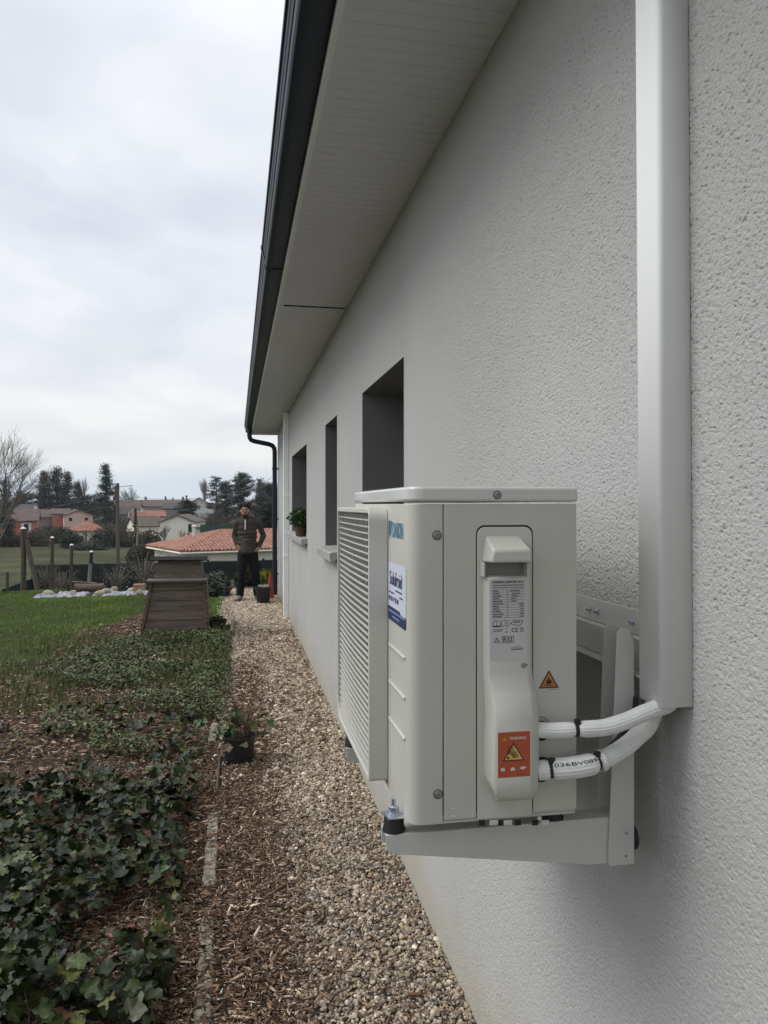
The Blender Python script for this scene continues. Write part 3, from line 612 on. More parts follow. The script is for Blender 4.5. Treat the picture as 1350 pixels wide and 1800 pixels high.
# side panel: strip left of the service cover, bridge over it and field right of it, one sheet
side = [(xa, zb2), (xb_, zb2)] + [(p[0], p[1]) for p in arc(xb_ + rr_, cov_top - rr_ + .0016, rr_, 180, 90)] + [(p[0], p[1]) for p in arc(xe - rr_, cov_top - rr_ + .0016, rr_, 90, 0)] + [(xe, zb2 + .002), (XB, zb2 + .002), (XB, ZT), (xa, ZT)]
mb.prism(side, 'y', YN, YN + .0035); mb.box((XB - .0035, YN + .0036, zb2 + .002), (XB, YF, ZT)); mb.box((.4015, YF - .0035, zb2), (XB - .0036, YF, ZT))
obj('side_panel', mb, M['unit'], unit, smooth=30, bevel=.0008)
cov = [(xc, zb2 - .002)] + [(p[0], p[1]) for p in arc(xc + rr_ - .001, cov_top - rr_, rr_ - .001, 180, 90)] + [(p[0], p[1]) for p in arc(xd - rr_ + .001, cov_top - rr_, rr_ - .001, 90, 0)] + [(xd, zb2 - .002)]
mb = MB(); mb.prism(cov, 'y', YN - .0012, YN + .003); sc = obj('service_cover', mb, M['plastic'], unit, smooth=30, bevel=.0008)
ORG[sc.name_full] = ORG[unit.name_full]
YB = YN - .0012
# bulged pipe shroud on the service cover, lofted
def shroud():
    secs = [(1011.5, .0035, 849, 858, 928, 933), (1014.5, .016, 849, 860, 926, 933), (1018, .019, 849, 862, 926, 933), (1100, .019, 849, 862, 927, 934), (1178, .019, 849, 862, 928, 935), (1200, .022, 850, 863, 930, 937), (1222, .031, 851, 866, 934, 941), (1245, .041, 852, 870, 937, 945), (1268, .046, 853, 871, 938, 947), (1300, .048, 852, 871, 937, 948), (1375, .048, 850, 869, 936, 948), (1393, .047, 857, 869.5, 936, 947), (1403, .040, 866, 874, 934, 944), (1406, .026, 868, 876, 932, 940), (1407, .001, 868, 876, 932, 938)]
    mb = MB(); n = 8
    for py, d, a, b, c, e_ in secs:
        y1 = YB - d; z = aty(900, py, y1).z
        X = lambda px, y: aty(px, py, y).x
        xl, xl1, xr1, xr = X(a, YB), X(b, y1), X(c, y1), X(e_, YB + 0)
        row = [(xl, YB + .001), (xl + (xl1 - xl) * .35, YB - d * .62), (xl + (xl1 - xl) * .72, YB - d * .93), (xl1 + .004, y1), (xr1 - .003, y1), (xr1 + .001, YB - d * .93), (xr1 + (xr - xr1) * .5, YB - d * .7), (max(xr, xr1 + .0005), YB + .001)]
        for p in row: mb.v.append((p[0], p[1], z))
    for i in range(len(secs) - 1):
        for k in range(n - 1): mb.f.append((i*n+k, i*n+k+1, (i+1)*n+k+1, (i+1)*n+k))
    mb.f.append(tuple(range(n))); mb.f.append(tuple((len(secs)-1)*n + k for k in range(n)))
    return obj('pipe_shroud', mb, M['plastic'], sc, smooth=38)
sh = shroud()
# hood of the carrying handle, sloped top, open below
def hood():
    mb = MB(); y1 = YB - .036
    q = lambda px, py, y: tuple(aty(px, py, y))
    A = [q(853, 941, YB + .001), q(913, 941, YB + .001), q(926, 988, YB + .001), q(846, 988, YB + .001)]
    zt = aty(900, 967, y1).z; zb = aty(900, 989, y1).z
    B = [(aty(868, 967, y1).x, y1, zt), (aty(935, 967, y1).x, y1, zt), (aty(937, 988, y1).x, y1, zb), (aty(864, 988, y1).x, y1, zb)]
    mb.add(A + B, [(0, 1, 5, 4), (4, 5, 6, 7), (1, 2, 6, 5), (0, 4, 7, 3), (3, 7, 6, 2), (0, 3, 2, 1)])
    return obj('handle_hood', mb, M['plastic'], sc, smooth=30, bevel=.0035, seg=3)
hood()
mb = MB(); a, b = aty(850, 988, YB), aty(924, 1012, YB); mb.box((a.x, YB - .0006, b.z), (b.x, YB + .0001, a.z))
obj('handle_recess_shade', mb, mat('shaded_recess_plastic', (.24, .235, .21), .6), sc, smooth=0)  # flat plate in darkened plastic, painting the shade under the hood
# side cheeks of the grip recess
mb = MB(); a = aty(848, 989, YB - .012); b = aty(850.5, 1014, YB - .012); mb.box((a.x, YB - .016, b.z), (a.x + .0035, YB, a.z)); a = aty(925, 989, YB - .012); mb.box((a.x, YB - .016, b.z), (a.x + .003, YB, a.z)); obj('recess_cheek', mb, M['plastic'], sc, smooth=0, bevel=.001)
# lid
mb = MB(); lx0, lx1, ly0, ly1 = XF - .002, XB + .003, YN - .003, YF + .003
poly = arc(lx0 + .026, ly0 + .026, .026, 180, 270) + arc(lx1 - .008, ly0 + .008, .008, 270, 360) + arc(lx1 - .008, ly1 - .008, .008, 0, 90) + arc(lx0 + .026, ly1 - .026, .026, 90, 180)
mb.prism(poly, 'z', .0045, .0285); lid = obj('lid', mb, M['lid'], unit, smooth=40, bevel=.0045, seg=3); ORG[lid.name_full] = ORG[unit.name_full]
def screw(px, py, y, parent, rr=.0045, nm='screw'):
    p = aty(px, py, y); mb = MB(); mb.lathe([(rr * 1.75, .0002), (rr * 1.4, .0003)], p, 18, (0, -1, 0)); ring = obj('screw_recess', mb, M['gap'], parent, smooth=40, fix=False); mb = MB(); mb.lathe([(rr * 1.55, 0), (rr * 1.5, .0006), (rr, .0012), (rr * .95, .0026), (rr * .6, .0030), (rr * .5, .0018), (0, .0018)], p, 18, (0, -1, 0)); s = obj(nm, mb, M['screw'], parent, smooth=40)
    ORG[s.name_full] = ORG[parent.name_full]; return s
for a in ((768, 941), (770, 1396)): screw(*a, YN, unit)
screw(874, 870, ly0, lid, .004); screw(920, 1169, YB - .018, sc, .004)
# ring around cover screw, small raised marks, base pan with drain slots
mb = MB(); mb.box((XF + .02, YN + .003, ZB - .0015), (XB - .001, YF - .003, ZB + .012)); mb.box((x7 + .001, YN + .0005, ZB + .0005), (XB - .002, YN + .0028, zb2 - .0015))
bp = obj('base_pan', mb, M['unit'], unit, smooth=0, bevel=.001)
mb = MB()
for px in (842, 873, 905, 935): c_ = S(px, 1441); mb.box((c_.x, YN - .0012, c_.z - .009), (c_.x + .010, YN + .0004, c_.z - .001))
obj('base_slot', mb, M['gap'], unit, smooth=0)
mb = MB()
for px in (860, 885, 950): c_ = S(px, 1446); mb.box((c_.x, YN - .003, c_.z - .004), (c_.x + .014, YN - .0003, c_.z + .004))
obj('base_tab', mb, M['plastic'], unit, smooth=0, bevel=.001)
mb = MB(); mb.lathe([(.004, 0), (.0035, .002), (0, .0024)], S(948, 1438), 10, (0, -1, 0)); mb.lathe([(.0025, 0), (0, .001)], S(796, 1422), 8, (0, -1, 0)); mb.lathe([(.003, 0), (0, .0012)], S(797, 1436), 8, (0, -1, 0)); obj('rivet', mb, M['plastic'], unit, smooth=40)
# raised ribs pressed in the front panel
mb = MB()
for z in (-.245, -.309, -.374): mb.tube([(XF + .0002, 1.197, z), (XF - .0008, 1.20, z), (XF - .0008, 1.322, z), (XF + .0002, 1.326, z)], .0028, 8)
obj('pressed_rib', mb, M['unit'], unit, smooth=60)
# grille module with frame, 38 slats and thin uprights
gx0, gx1, gy0, gy1, gz0, gz1 = .229, .2632, 1.338, 1.772, -.490, -.006
def rrect(y0, y1, z0, z1, rad, n=4):
    P = []
    for (cy, cz, a) in ((y1 - rad[0], z1 - rad[0], 0), (y0 + rad[1], z1 - rad[1], 90), (y0 + rad[2], z0 + rad[2], 180), (y1 - rad[3], z0 + rad[3], 270)):
        R_ = rad[[0, 90, 180, 270].index(a)]
        for i in range(n + 1): th = math.radians(a + 90 * i / n); P.append((cy + R_ * math.cos(th), cz + R_ * math.sin(th)))
    return P
o_ = rrect(gy0, gy1, gz0, gz1, (.02, .022, .006, .05)); i_ = rrect(gy0 + .006, gy1 - .006, gz0 + .008, gz1 - .010, (.008, .004, .002, .046)); nn = len(o_)
mb = MB(); mb.add([(gx0, *p) for p in o_] + [(gx0, *p) for p in i_] + [(gx1, *p) for p in o_] + [(gx1, *p) for p in i_], [f for k in range(nn) for f in ((k, (k+1)%nn, (k+1)%nn+nn, k+nn), (k, k+2*nn, (k+1)%nn+2*nn, (k+1)%nn), (k+nn, (k+1)%nn+nn, (k+1)%nn+3*nn, k+3*nn), (k+2*nn, k+3*nn, (k+1)%nn+3*nn, (k+1)%nn+2*nn))])
gr = obj('fan_grille', mb, M['plastic'], unit, smooth=30, bevel=.0012); ORG[gr.name_full] = ORG[unit.name_full]
mb = MB(); z = gz1 - .022
while z > gz0 + .012:
    ya_, yb_ = gy0 + .0065, gy1 - .0065
    lo_ = z - gz0
    if lo_ < .055: yb_ = gy1 - .055 + math.sqrt(max(0, .05**2 - (.055 - lo_)**2)) - .006
    yy = np.linspace(ya_, yb_, 9); pr = []
    for y in yy: x = gx0 + .0005 + .0035 * ((y - 1.52) / .22) ** 2; pr.append((x, y))
    vs = [(x, y, z - .0009) for x, y in pr] + [(x, y, z + .0009) for x, y in pr] + [(x + .0045, y, z + .0011) for x, y in pr] + [(x + .0045, y, z - .0007) for x, y in pr]; m9 = 9
    mb.add(vs, [f for k in range(m9 - 1) for f in ((k, k+1, k+1+m9, k+m9), (k+m9, k+1+m9, k+1+2*m9, k+2*m9), (k+2*m9, k+1+2*m9, k+1+3*m9, k+3*m9), (k+3*m9, k+1+3*m9, k+1, k))] + [(0, m9, 2*m9, 3*m9), (m9-1, 2*m9-1, 3*m9-1, 4*m9-1)])
    z -= .0122
obj('grille_slats', mb, M['plastic'], gr, smooth=0)
mb = MB(); y = gy0 + .028
while y < gy1 - .02: mb.box((gx0 + .0100, y, gz0 + .01), (gx0 + .015, y + .0035, gz1 - .012)); y += .036
obj('grille_uprights', mb, M['plastic'], gr, smooth=0)
mb = MB(); mb.box((gx1 - .0012, gy0 + .008, gz0 + .05), (gx1 - .0002, gy1 - .008, gz1 - .012)); obj('fan_cavity_shade', mb, M['gap'], gr, smooth=0)  # black sheet painting the darkness of the fan cavity behind the slats
# ---- labels on the unit
def P_front(y0, z0): return lambda u, v, l=0: (XF - .0009 - l, y0 - u, z0 + v)
def P_side(x0, z0, y): return lambda u, v, l=0: (x0 + u, y - l, z0 + v)
# maker's name on the front panel, beside a blue wedge
f = P_front(1.328, -.062); mb = MB(); text_on(mb, 'DAIKIN', (f, .030, .006), .085, .026, bold=.0006); obj('logo', mb, M['bluelogo'], unit, smooth=0, fix=False)
mb = MB(); poly_on(mb, f, [(.0, .0), (.012, .034), (.0, .034)]); mb2 = MB(); poly_on(mb2, f, [(.0115, .034), (.024, .034), (.0145, .004), (.008, .015)]); obj('logo_wedge', mb, M['darkblue'], unit, smooth=0, fix=False); obj('logo_wedge', mb2, M['bluelogo'], unit, smooth=0, fix=False)
# installer's sticker
f = P_front(1.334, -.2005); mb = MB()
def rpoly(u0, v0, u1, v1, r_, n=4): return arc(u1-r_, v0+r_, r_, -90, 0, n) + arc(u1-r_, v1-r_, r_, 0, 90, n) + arc(u0+r_, v1-r_, r_, 90, 180, n) + arc(u0+r_, v0+r_, r_, 180, 270, n)
W_, H_ = .143, .101
poly_on(mb, f, rpoly(0, 0, W_, H_, .006), -.0004); st = obj('sticker', mb, M['white'], unit, smooth=0, fix=False); ORG[st.name_full] = ORG[unit.name_full]
mb = MB(); poly_on(mb, f, arc(W_-.006, .006, .006, -90, 0, 4) + [(W_, .019), (.105, .019), (.095, .024), (0, .024)] + arc(.006, .006, .006, 180, 270, 4)); obj('sticker_band', mb, M['navy'], st, smooth=0, fix=False)
mb = MB(); text_on(mb, 'Solufroid', (f, .014, .062), .100, .024, bold=.0010); text_on(mb, '04 50 71 95 08', (f, .006, .034), .080, .0085, bold=.0007)
for u0, u1, v in ((.062, .112, .054), (.006, .05, .0475), (.095, .118, .0455)): 
    u = u0
    while u < u1: rect_on(mb, f, u, v, u + .0034, v + .0025); u += .0045
obj('sticker_writing', mb, M['navy'], st, smooth=0, fix=False)
mb = MB(); 
for u0, u1, v in ((.006, .135, .0155), (.04, .09, .0075)):
    u = u0
    while u < u1: rect_on(mb, f, u, v, u + .0036, v + .0022, .0003); u += .0045
obj('sticker_writing', mb, M['pale'], st, smooth=0, fix=False)
# nameplate
yl = YB - .019 - .0006; a = aty(863.5, 1162, yl); b = aty(924, 1017, yl); w0, h0 = b.x - a.x, b.z - a.z; f = P_side(a.x, a.z, yl)
mb = MB(); poly_on(mb, f, rpoly(0, 0, w0, h0, .0015), -.0003); npl = obj('nameplate', mb, M['paper'], unit, smooth=0, fix=False); ORG[npl.name_full] = ORG[unit.name_full]
U = w0 / 61.; Vv = h0 / 145.
mb = MB(); text_on(mb, 'DAIKIN EUROPE N.V.', (f, 2 * U, 137.5 * Vv), 56 * U, 4.2 * Vv, bold=.00022)
rr2 = random.Random(3)
def bars(u0, u1, v, h_=1.7, dens=.8):
    u = u0
    while u < u1: L_ = rr2.uniform(.8, 2.2); rect_on(mb, f, u * U, v * Vv, min(u + L_, u1) * U, (v + h_) * Vv); u += L_ + .5
bars(2, 58, 133); bars(2, 58, 129.2, 1.3)
v = 126.2
for i in range(12):
    line_on(mb, f, (2 * U, v * Vv), (58.5 * U, v * Vv), .45 * Vv)
    if i < 11: bars(2.6, rr2.uniform(11, 24), v - 3.3, 1.8); (bars(rr2.uniform(32, 38), rr2.uniform(44, 52), v - 3.3, 1.6) if i < 5 else bars(rr2.uniform(48, 52), 58, v - 3.3, 1.6))
    v -= 4.55
line_on(mb, f, (29 * U, 126.2 * Vv), (29 * U, (126.2 - 50) * Vv), .5 * U)
# manual symbols
sp = lambda *pts: [(p[0] * U, p[1] * Vv) for p in pts]
outline_on(mb, f, sp((3, 60), (16, 60), (16, 67), (13, 71), (6, 71), (3, 67)), .8 * U); line_on(mb, f, *sp((9.5, 62), (9.5, 70)), .8 * U); line_on(mb, f, *sp((3, 61.5), (16, 61.5)), 1.3 * U)
outline_on(mb, f, sp((18, 60.5), (24.5, 62), (31, 60.5), (31, 70), (24.5, 71.5), (18, 70)), .7 * U); line_on(mb, f, *sp((24.5, 62), (24.5, 71)), .6 * U); line_on(mb, f, *sp((27.5, 64), (27.5, 68)), 1.2 * U)
outline_on(mb, f, sp((34, 65), (47, 61.5), (52, 61.5), (56, 70), (40, 71.5)), 1.0 * U); line_on(mb, f, *sp((40, 67.5), (51, 67.5)), 1.6 * U)
bars(3, 22, 54.5, 1.1); bars(3, 19, 52, 1.1); line_on(mb, f, *sp((27, 55), (27, 58)), 1 * U); line_on(mb, f, *sp((25, 50.5), (29.5, 50.5)), 1.2 * U)
text_on(mb, 'CE', (f, 36 * U, 50 * Vv), 11.5 * U, 7.5 * Vv, bold=.0001); text_on(mb, 'UK', (f, 51 * U, 54.3 * Vv), 7 * U, 3.4 * Vv, bold=.00012); text_on(mb, 'CA', (f, 51 * U, 50 * Vv), 7 * U, 3.4 * Vv, bold=.00012)
outline_on(mb, f, sp((5, 32.5), (15, 32.5), (10, 41)), 1.0 * U); line_on(mb, f, *sp((10, 35), (10, 38)), 1 * U)
outline_on(mb, f, sp((19, 31.5), (39.5, 31.5), (39.5, 43), (19, 43)), .8 * U); text_on(mb, 'R32', (f, 21.5 * U, 33.3 * Vv), 15.5 * U, 8 * Vv, bold=.00022)
bars(36, 56, 22.5, 1.1); bars(35, 57, 18.5, 2.0)
obj('nameplate_writing', mb, M['ink'], npl, smooth=0, fix=False)
# orange warning label
yl = YB - .048 - .0006; a = aty(875.5, 1368, yl); b = aty(932, 1285, yl); w0, h0 = b.x - a.x, b.z - a.z; f = P_side(a.x, a.z, yl); U, Vv = w0 / 56., h0 / 83.
mb = MB(); poly_on(mb, f, rpoly(0, 0, w0, h0, .001), -.0003); wl = obj('warning_label', mb, M['red'], unit, smooth=0, fix=False); ORG[wl.name_full] = ORG[unit.name_full]
mb = MB(); text_on(mb, 'WARNING', (f, 20 * U, 69 * Vv), 28.5 * U, 5 * Vv, bold=.0002)
for cx_ in (8, 25): poly_on(mb, f, sp((cx_ - 3, 12), (cx_ + 4, 12), (cx_ + 4, 17), (cx_ + 1, 18.5), (cx_ - 3, 17)))
poly_on(mb, f, sp((37, 15), (44, 13), (50, 17), (42, 19)))
obj('warning_writing', mb, M['whiteink'], wl, smooth=0, fix=False)
mb = MB(); poly_on(mb, f, sp((8.5, 68), (15.5, 68), (12, 74.5)), 0); obj('warning_sign', mb, M['amber'], wl, smooth=0, fix=False)
mb = MB(); poly_on(mb, f, sp((8, 30), (46, 30), (27, 64))); poly_on(mb, f, sp((11.7, 69), (12.3, 69), (12.4, 72.5), (11.6, 72.5)), .0003)
bars(33, 50, 4, .8); obj('warning_sign', mb, M['ink'], wl, smooth=0, fix=False)
mb = MB(); poly_on(mb, f, sp((11.5, 32.2), (42.5, 32.2), (27, 59.7)), .0003); obj('warning_sign', mb, M['cream'], wl, smooth=0, fix=False)
mb = MB()
for i in range(9): 
    th = math.radians(2 + i * 11); R0, R1 = 7, (17 if i < 6 else 22) ; c0 = (18.5, 36)
    line_on(mb, f, *sp((c0[0] + R0 * math.cos(th), c0[1] + R0 * math.sin(th)), (c0[0] + R1 * math.cos(th), c0[1] + R1 * math.sin(th))), 1.1 * U, .0006)
poly_on(mb, f, sp(*[(17 + 2.2 * math.cos(t * .785), 36 + 2.6 * math.sin(t * .785)) for t in range(8)]), .0006)
obj('warning_sign', mb, M['ink'], wl, smooth=0, fix=False)
mb = MB(); poly_on(mb, f, sp((19, 34), (33, 33.5), (30, 37), (33, 41), (26, 40), (24, 46), (21, 40), (18.5, 40)), .0005); obj('warning_sign', mb, M['amber'], wl, smooth=0, fix=False)
# flame triangle on the casing
a = S(947, 1210.5, YN - .0006); b = S(982.5, 1177, YN - .0006); w0, h0 = b.x - a.x, b.z - a.z; f = P_side(a.x, a.z, YN - .0006); U, Vv = w0 / 36., h0 / 34.
mb = MB(); poly_on(mb, f, sp((0, 0), (36, 0), (18, 34))); ft = obj('flame_sign', mb, M['ink'], unit, smooth=0, fix=False); ORG[ft.name_full] = ORG[unit.name_full]
mb = MB(); poly_on(mb, f, sp((3.6, 2.2), (32.4, 2.2), (18, 29.6)), .0003); obj('flame_sign_field', mb, mat('amber_field', (.42, .17, .04), .5), ft, smooth=0, fix=False)
mb = MB(); poly_on(mb, f, sp((14, 8), (21, 8), (23, 12), (20.5, 17), (19, 14.5), (17.5, 21), (14.5, 15), (13, 12)), .0006); rect_on(mb, f, 11 * U, 5 * Vv, 25 * U, 6.2 * Vv, .0006); bars(18, 35, -3, .9); obj('flame_mark', mb, M['ink'], ft, smooth=0, fix=False)
# ------------------------------------------------------------------ trunking, insulated pipes, wall bracket
tb = D - .0005
mb = MB()
lean = lambda z: .0115 * (z + .32)                # the duct hangs slightly out of plumb
prof = [(D - .001, 1.112), (.6705, 1.112), (.6695, 1.112)] + [(.6695 + .0085 * math.cos(math.radians(q_)), 1.1205 + .0085 * math.sin(math.radians(q_))) for q_ in range(-100, -171, -10)] + [(.661, 1.1205), (.661, 1.1215), (.661, 1.1775), (.661, 1.1785)] + [(.6655 + .0045 * math.cos(math.radians(q_)), 1.1785 + .0045 * math.sin(math.radians(q_))) for q_ in (160, 135, 110)] + [(.6655, 1.183), (.6665, 1.183), (D - .001, 1.183)]
n = len(prof); zz = (-.322, 1.291); vs = [(x, y + lean(z), z) for z in zz for x, y in prof]
inn = [(D - .001, 1.114), (.673, 1.114), (.663, 1.124), (.663, 1.175), (.669, 1.181), (D - .001, 1.181)]
mb.add(vs, [(i, i + 1, n + i + 1, n + i) for i in range(n - 1)])
tr = thing('pipe_trunking', 'white rectangular plastic pipe cover running up the grey wall to the eaves', 'trunking', (.69, 1.147, -.322))
o = obj('cover', mb, M['pvc'], tr, smooth=35, fix=False); sd_ = o.modifiers.new('thick', 'SOLIDIFY'); sd_.thickness = .0016; sd_.offset = 0
mb = MB(); mb.prism([(D - .0025, 1.108), (D - .0006, 1.108), (D - .0006, 1.187), (D - .0025, 1.187)], 'z', -.3205, -.30)
vs = [(x, y + lean(z), z) for z in zz for x, y in ((D - .0002, 1.1128), (D - .0002, 1.182), (D - .0022, 1.182), (D - .0022, 1.1128))]
mb = MB(); mb.add(vs, [(0, 1, 5, 4), (1, 2, 6, 5), (2, 3, 7, 6), (3, 0, 4, 7), (0, 3, 2, 1), (4, 5, 6, 7)]); obj('back_plate', mb, M['pvc'], tr, smooth=0)

# white lagged pipes, each with its ties
def braided():
    m_ = mat('white_lagging', (.72, .73, .71), .8, var=.05, vscale=40); t = m_.node_tree; p = t.nodes['Principled BSDF']
    co = t.nodes.new('ShaderNodeTexCoord'); v2 = t.nodes.new('ShaderNodeTexNoise'); v2.inputs['Scale'].default_value = 500; t.links.new(co.outputs['Object'], v2.inputs['Vector'])
    b = t.nodes.new('ShaderNodeBump'); b.inputs['Strength'].default_value = .5; b.inputs['Distance'].default_value = .0012; t.links.new(v2.outputs['Fac'], b.inputs['Height']); t.links.new(b.outputs[0], p.inputs['Normal']); return m_
LAG = braided()
def smoothpath(P, n=60):
    P = [Vector(p) for p in P]; Q = [P[0]*2-P[1]] + P + [P[-1]*2-P[-2]]; out_ = []
    for i in range(1, len(Q) - 2):
        for k in range(n // (len(P) - 1)):
            t = k / (n // (len(P) - 1)); a, b, c, d = Q[i-1:i+3]
            out_.append(.5 * ((2*b) + (c-a)*t + (2*a-5*b+4*c-d)*t*t + (3*b-a-3*c+d)*t**3))
    return out_ + [P[-1]]
def w2(px, py, y): return aty(px, py, y)
up = smoothpath([w2(944, 1283, 1.150), w2(975, 1284, 1.142), w2(1013, 1282, 1.135), w2(1060, 1279, 1.130), w2(1098, 1268, 1.130), w2(1128, 1255, 1.132), w2(1150, 1246, 1.134), Vector((.689, 1.1335, -.318)), Vector((.692, 1.134, -.27))], 70)
lo = smoothpath([w2(946, 1354, 1.150), w2(975, 1352, 1.142), w2(1015, 1348, 1.135), w2(1048, 1340, 1.136), w2(1085, 1322, 1.148), w2(1118, 1296, 1.158), w2(1145, 1262, 1.162), Vector((.690, 1.160, -.26))], 70)
def tie(path, i, rad, parent, knob=1):
    mb = MB(); p = path[i]; t = (path[i+1] - path[i-1]).normalized()
    mb.lathe([(rad * .80, -.0034), (rad + .0008, -.003), (rad + .0012, 0), (rad + .0008, .003), (rad * .80, .0034)], p, 24, t)
    a = p + Vector((0, -.004, rad + .002)); mb.box((a.x - .004, a.y - .004, a.z - .0035), (a.x + .004, a.y + .004, a.z + .0045)); o = obj('cable_tie', mb, M['dark'], parent, smooth=40); return o
def pipe(name, label, path, r0, ties, pinch, fray=None):
    t0 = thing(name, label, 'pipe', path[0], 'lagged refrigerant pipes')
    rad = []
    for i in range(len(path)):
        f_ = 1.0
        for tt in ties: f_ *= 1 - .20 * math.exp(-((i - tt) / 1.5) ** 2)
        rad.append(r0(i) * f_)
    mb = MB(); mb.tube(path, rad, 96)
    for i_ in range(len(path)):
        for k_ in range(96):
            q_ = Vector(mb.v[i_ * 96 + k_]); mb.v[i_ * 96 + k_] = tuple(path[i_] + (q_ - path[i_]) * (1 + .05 * abs(math.cos(k_ * math.pi / 6)) + .02 * noise.noise(q_ * 120)))
    obj('lagging', mb, LAG, t0, smooth=60)
    for tt in ties: tie(path, tt, r0(tt) * .84, t0)
    return t0, rad
i1 = min(range(len(up)), key=lambda i: abs(up[i].x - w2(1012, 1282, 1.135).x))
pu, ru = pipe('insulated_pipe', 'upper white ribbed insulated pipe held by one black cable tie', up, lambda i: .0118 if i < i1 else .0124, [i1], 0)
j0 = min(range(len(lo)), key=lambda i: abs(lo[i].x - w2(968, 1352, 1.143).x)); j1 = min(range(len(lo)), key=lambda i: abs(lo[i].x - w2(1048, 1340, 1.136).x))
pl_, rl = pipe('insulated_pipe', 'lower thicker white insulated pipe with black print and two cable ties', lo, lambda i: .0148 if i <= j0 + 1 else (.0162 if i < j1 else .0142), [j0, j1], 0)
mb = MB(); mb.tube(lo[j1+1:j1+4], [.0150, .0155, .0158], 24, cap=False); e_ = obj('lagging_end', mb, LAG, pl_, smooth=50, fix=False); q_ = e_.modifiers.new('t', 'SOLIDIFY'); q_.thickness = .0012
# print wrapped round the lower pipe
def wraptext(body, path, rad, ia, ib, ang, h_):
    V, F = text2d(body); xa_, xb2 = min(v[0] for v in V), max(v[0] for v in V); mb = MB(); vs = []
    for x, y in V:
        s = ia + (x - xa_) / (xb2 - xa_) * (ib - ia); k = int(s); fr = s - k; p = path[k].lerp(path[k+1], fr); t = (path[k+1] - path[k]).normalized(); r_ = (rad[k] * (1-fr) + rad[k+1] * fr) * 1.055 + .0005
        n2 = t.cross(Vector((0, 0, 1))).normalized(); n2 = n2 if n2.y < 0 else -n2; n3 = n2.cross(t).normalized(); n3 = n3 if n3.z > 0 else -n3
        th = ang + (y * h_) / r_; vs.append(tuple(p + n2 * (r_ * math.cos(th)) + n3 * (r_ * math.sin(th))))
    mb.add(vs, F); return mb
obj('printing', wraptext('036BV089', lo, rl, j0 + 1.6, j1 - 1.2, math.radians(28), .0085), M['ink'], pl_, smooth=0, fix=False)
# black cable behind the lower pipe
mb = MB(); mb.tube(smoothpath([w2(1118, 1225, 1.18), w2(1112, 1262, 1.18), w2(1085, 1300, 1.175), w2(1050, 1328, 1.165), w2(1000, 1345, 1.162), w2(950, 1352, 1.16)], 40), .0045, 10); o = obj('cable', mb, M['dark'], smooth=60); tag(o, 'black cable running behind the lower insulated pipe', 'cable')
# dark collar where the pipes leave the unit
mb = MB(); a = S(946, 1284); mb.lathe([(.014, 0), (.016, .001), (.016, .004), (.0125, .005)], (a.x + .004, YN, a.z), 20, (0, -1, 0)); a = S(946, 1352); mb.lathe([(.018, 0), (.020, .001), (.020, .004), (.0155, .005)], (a.x + .004, YN, a.z), 20, (0, -1, 0)); obj('pipe_port', mb, M['gap'], unit, smooth=40)
mb = MB(); c0 = S(948, 1270); mb.tube([(c0.x + .018 * math.cos(math.radians(a)), YN - .001, c0.z - .006 + .018 * math.sin(math.radians(a))) for a in range(0, 120, 12)], .0016, 8); obj('port_lip', mb, M['plastic'], unit, smooth=60)

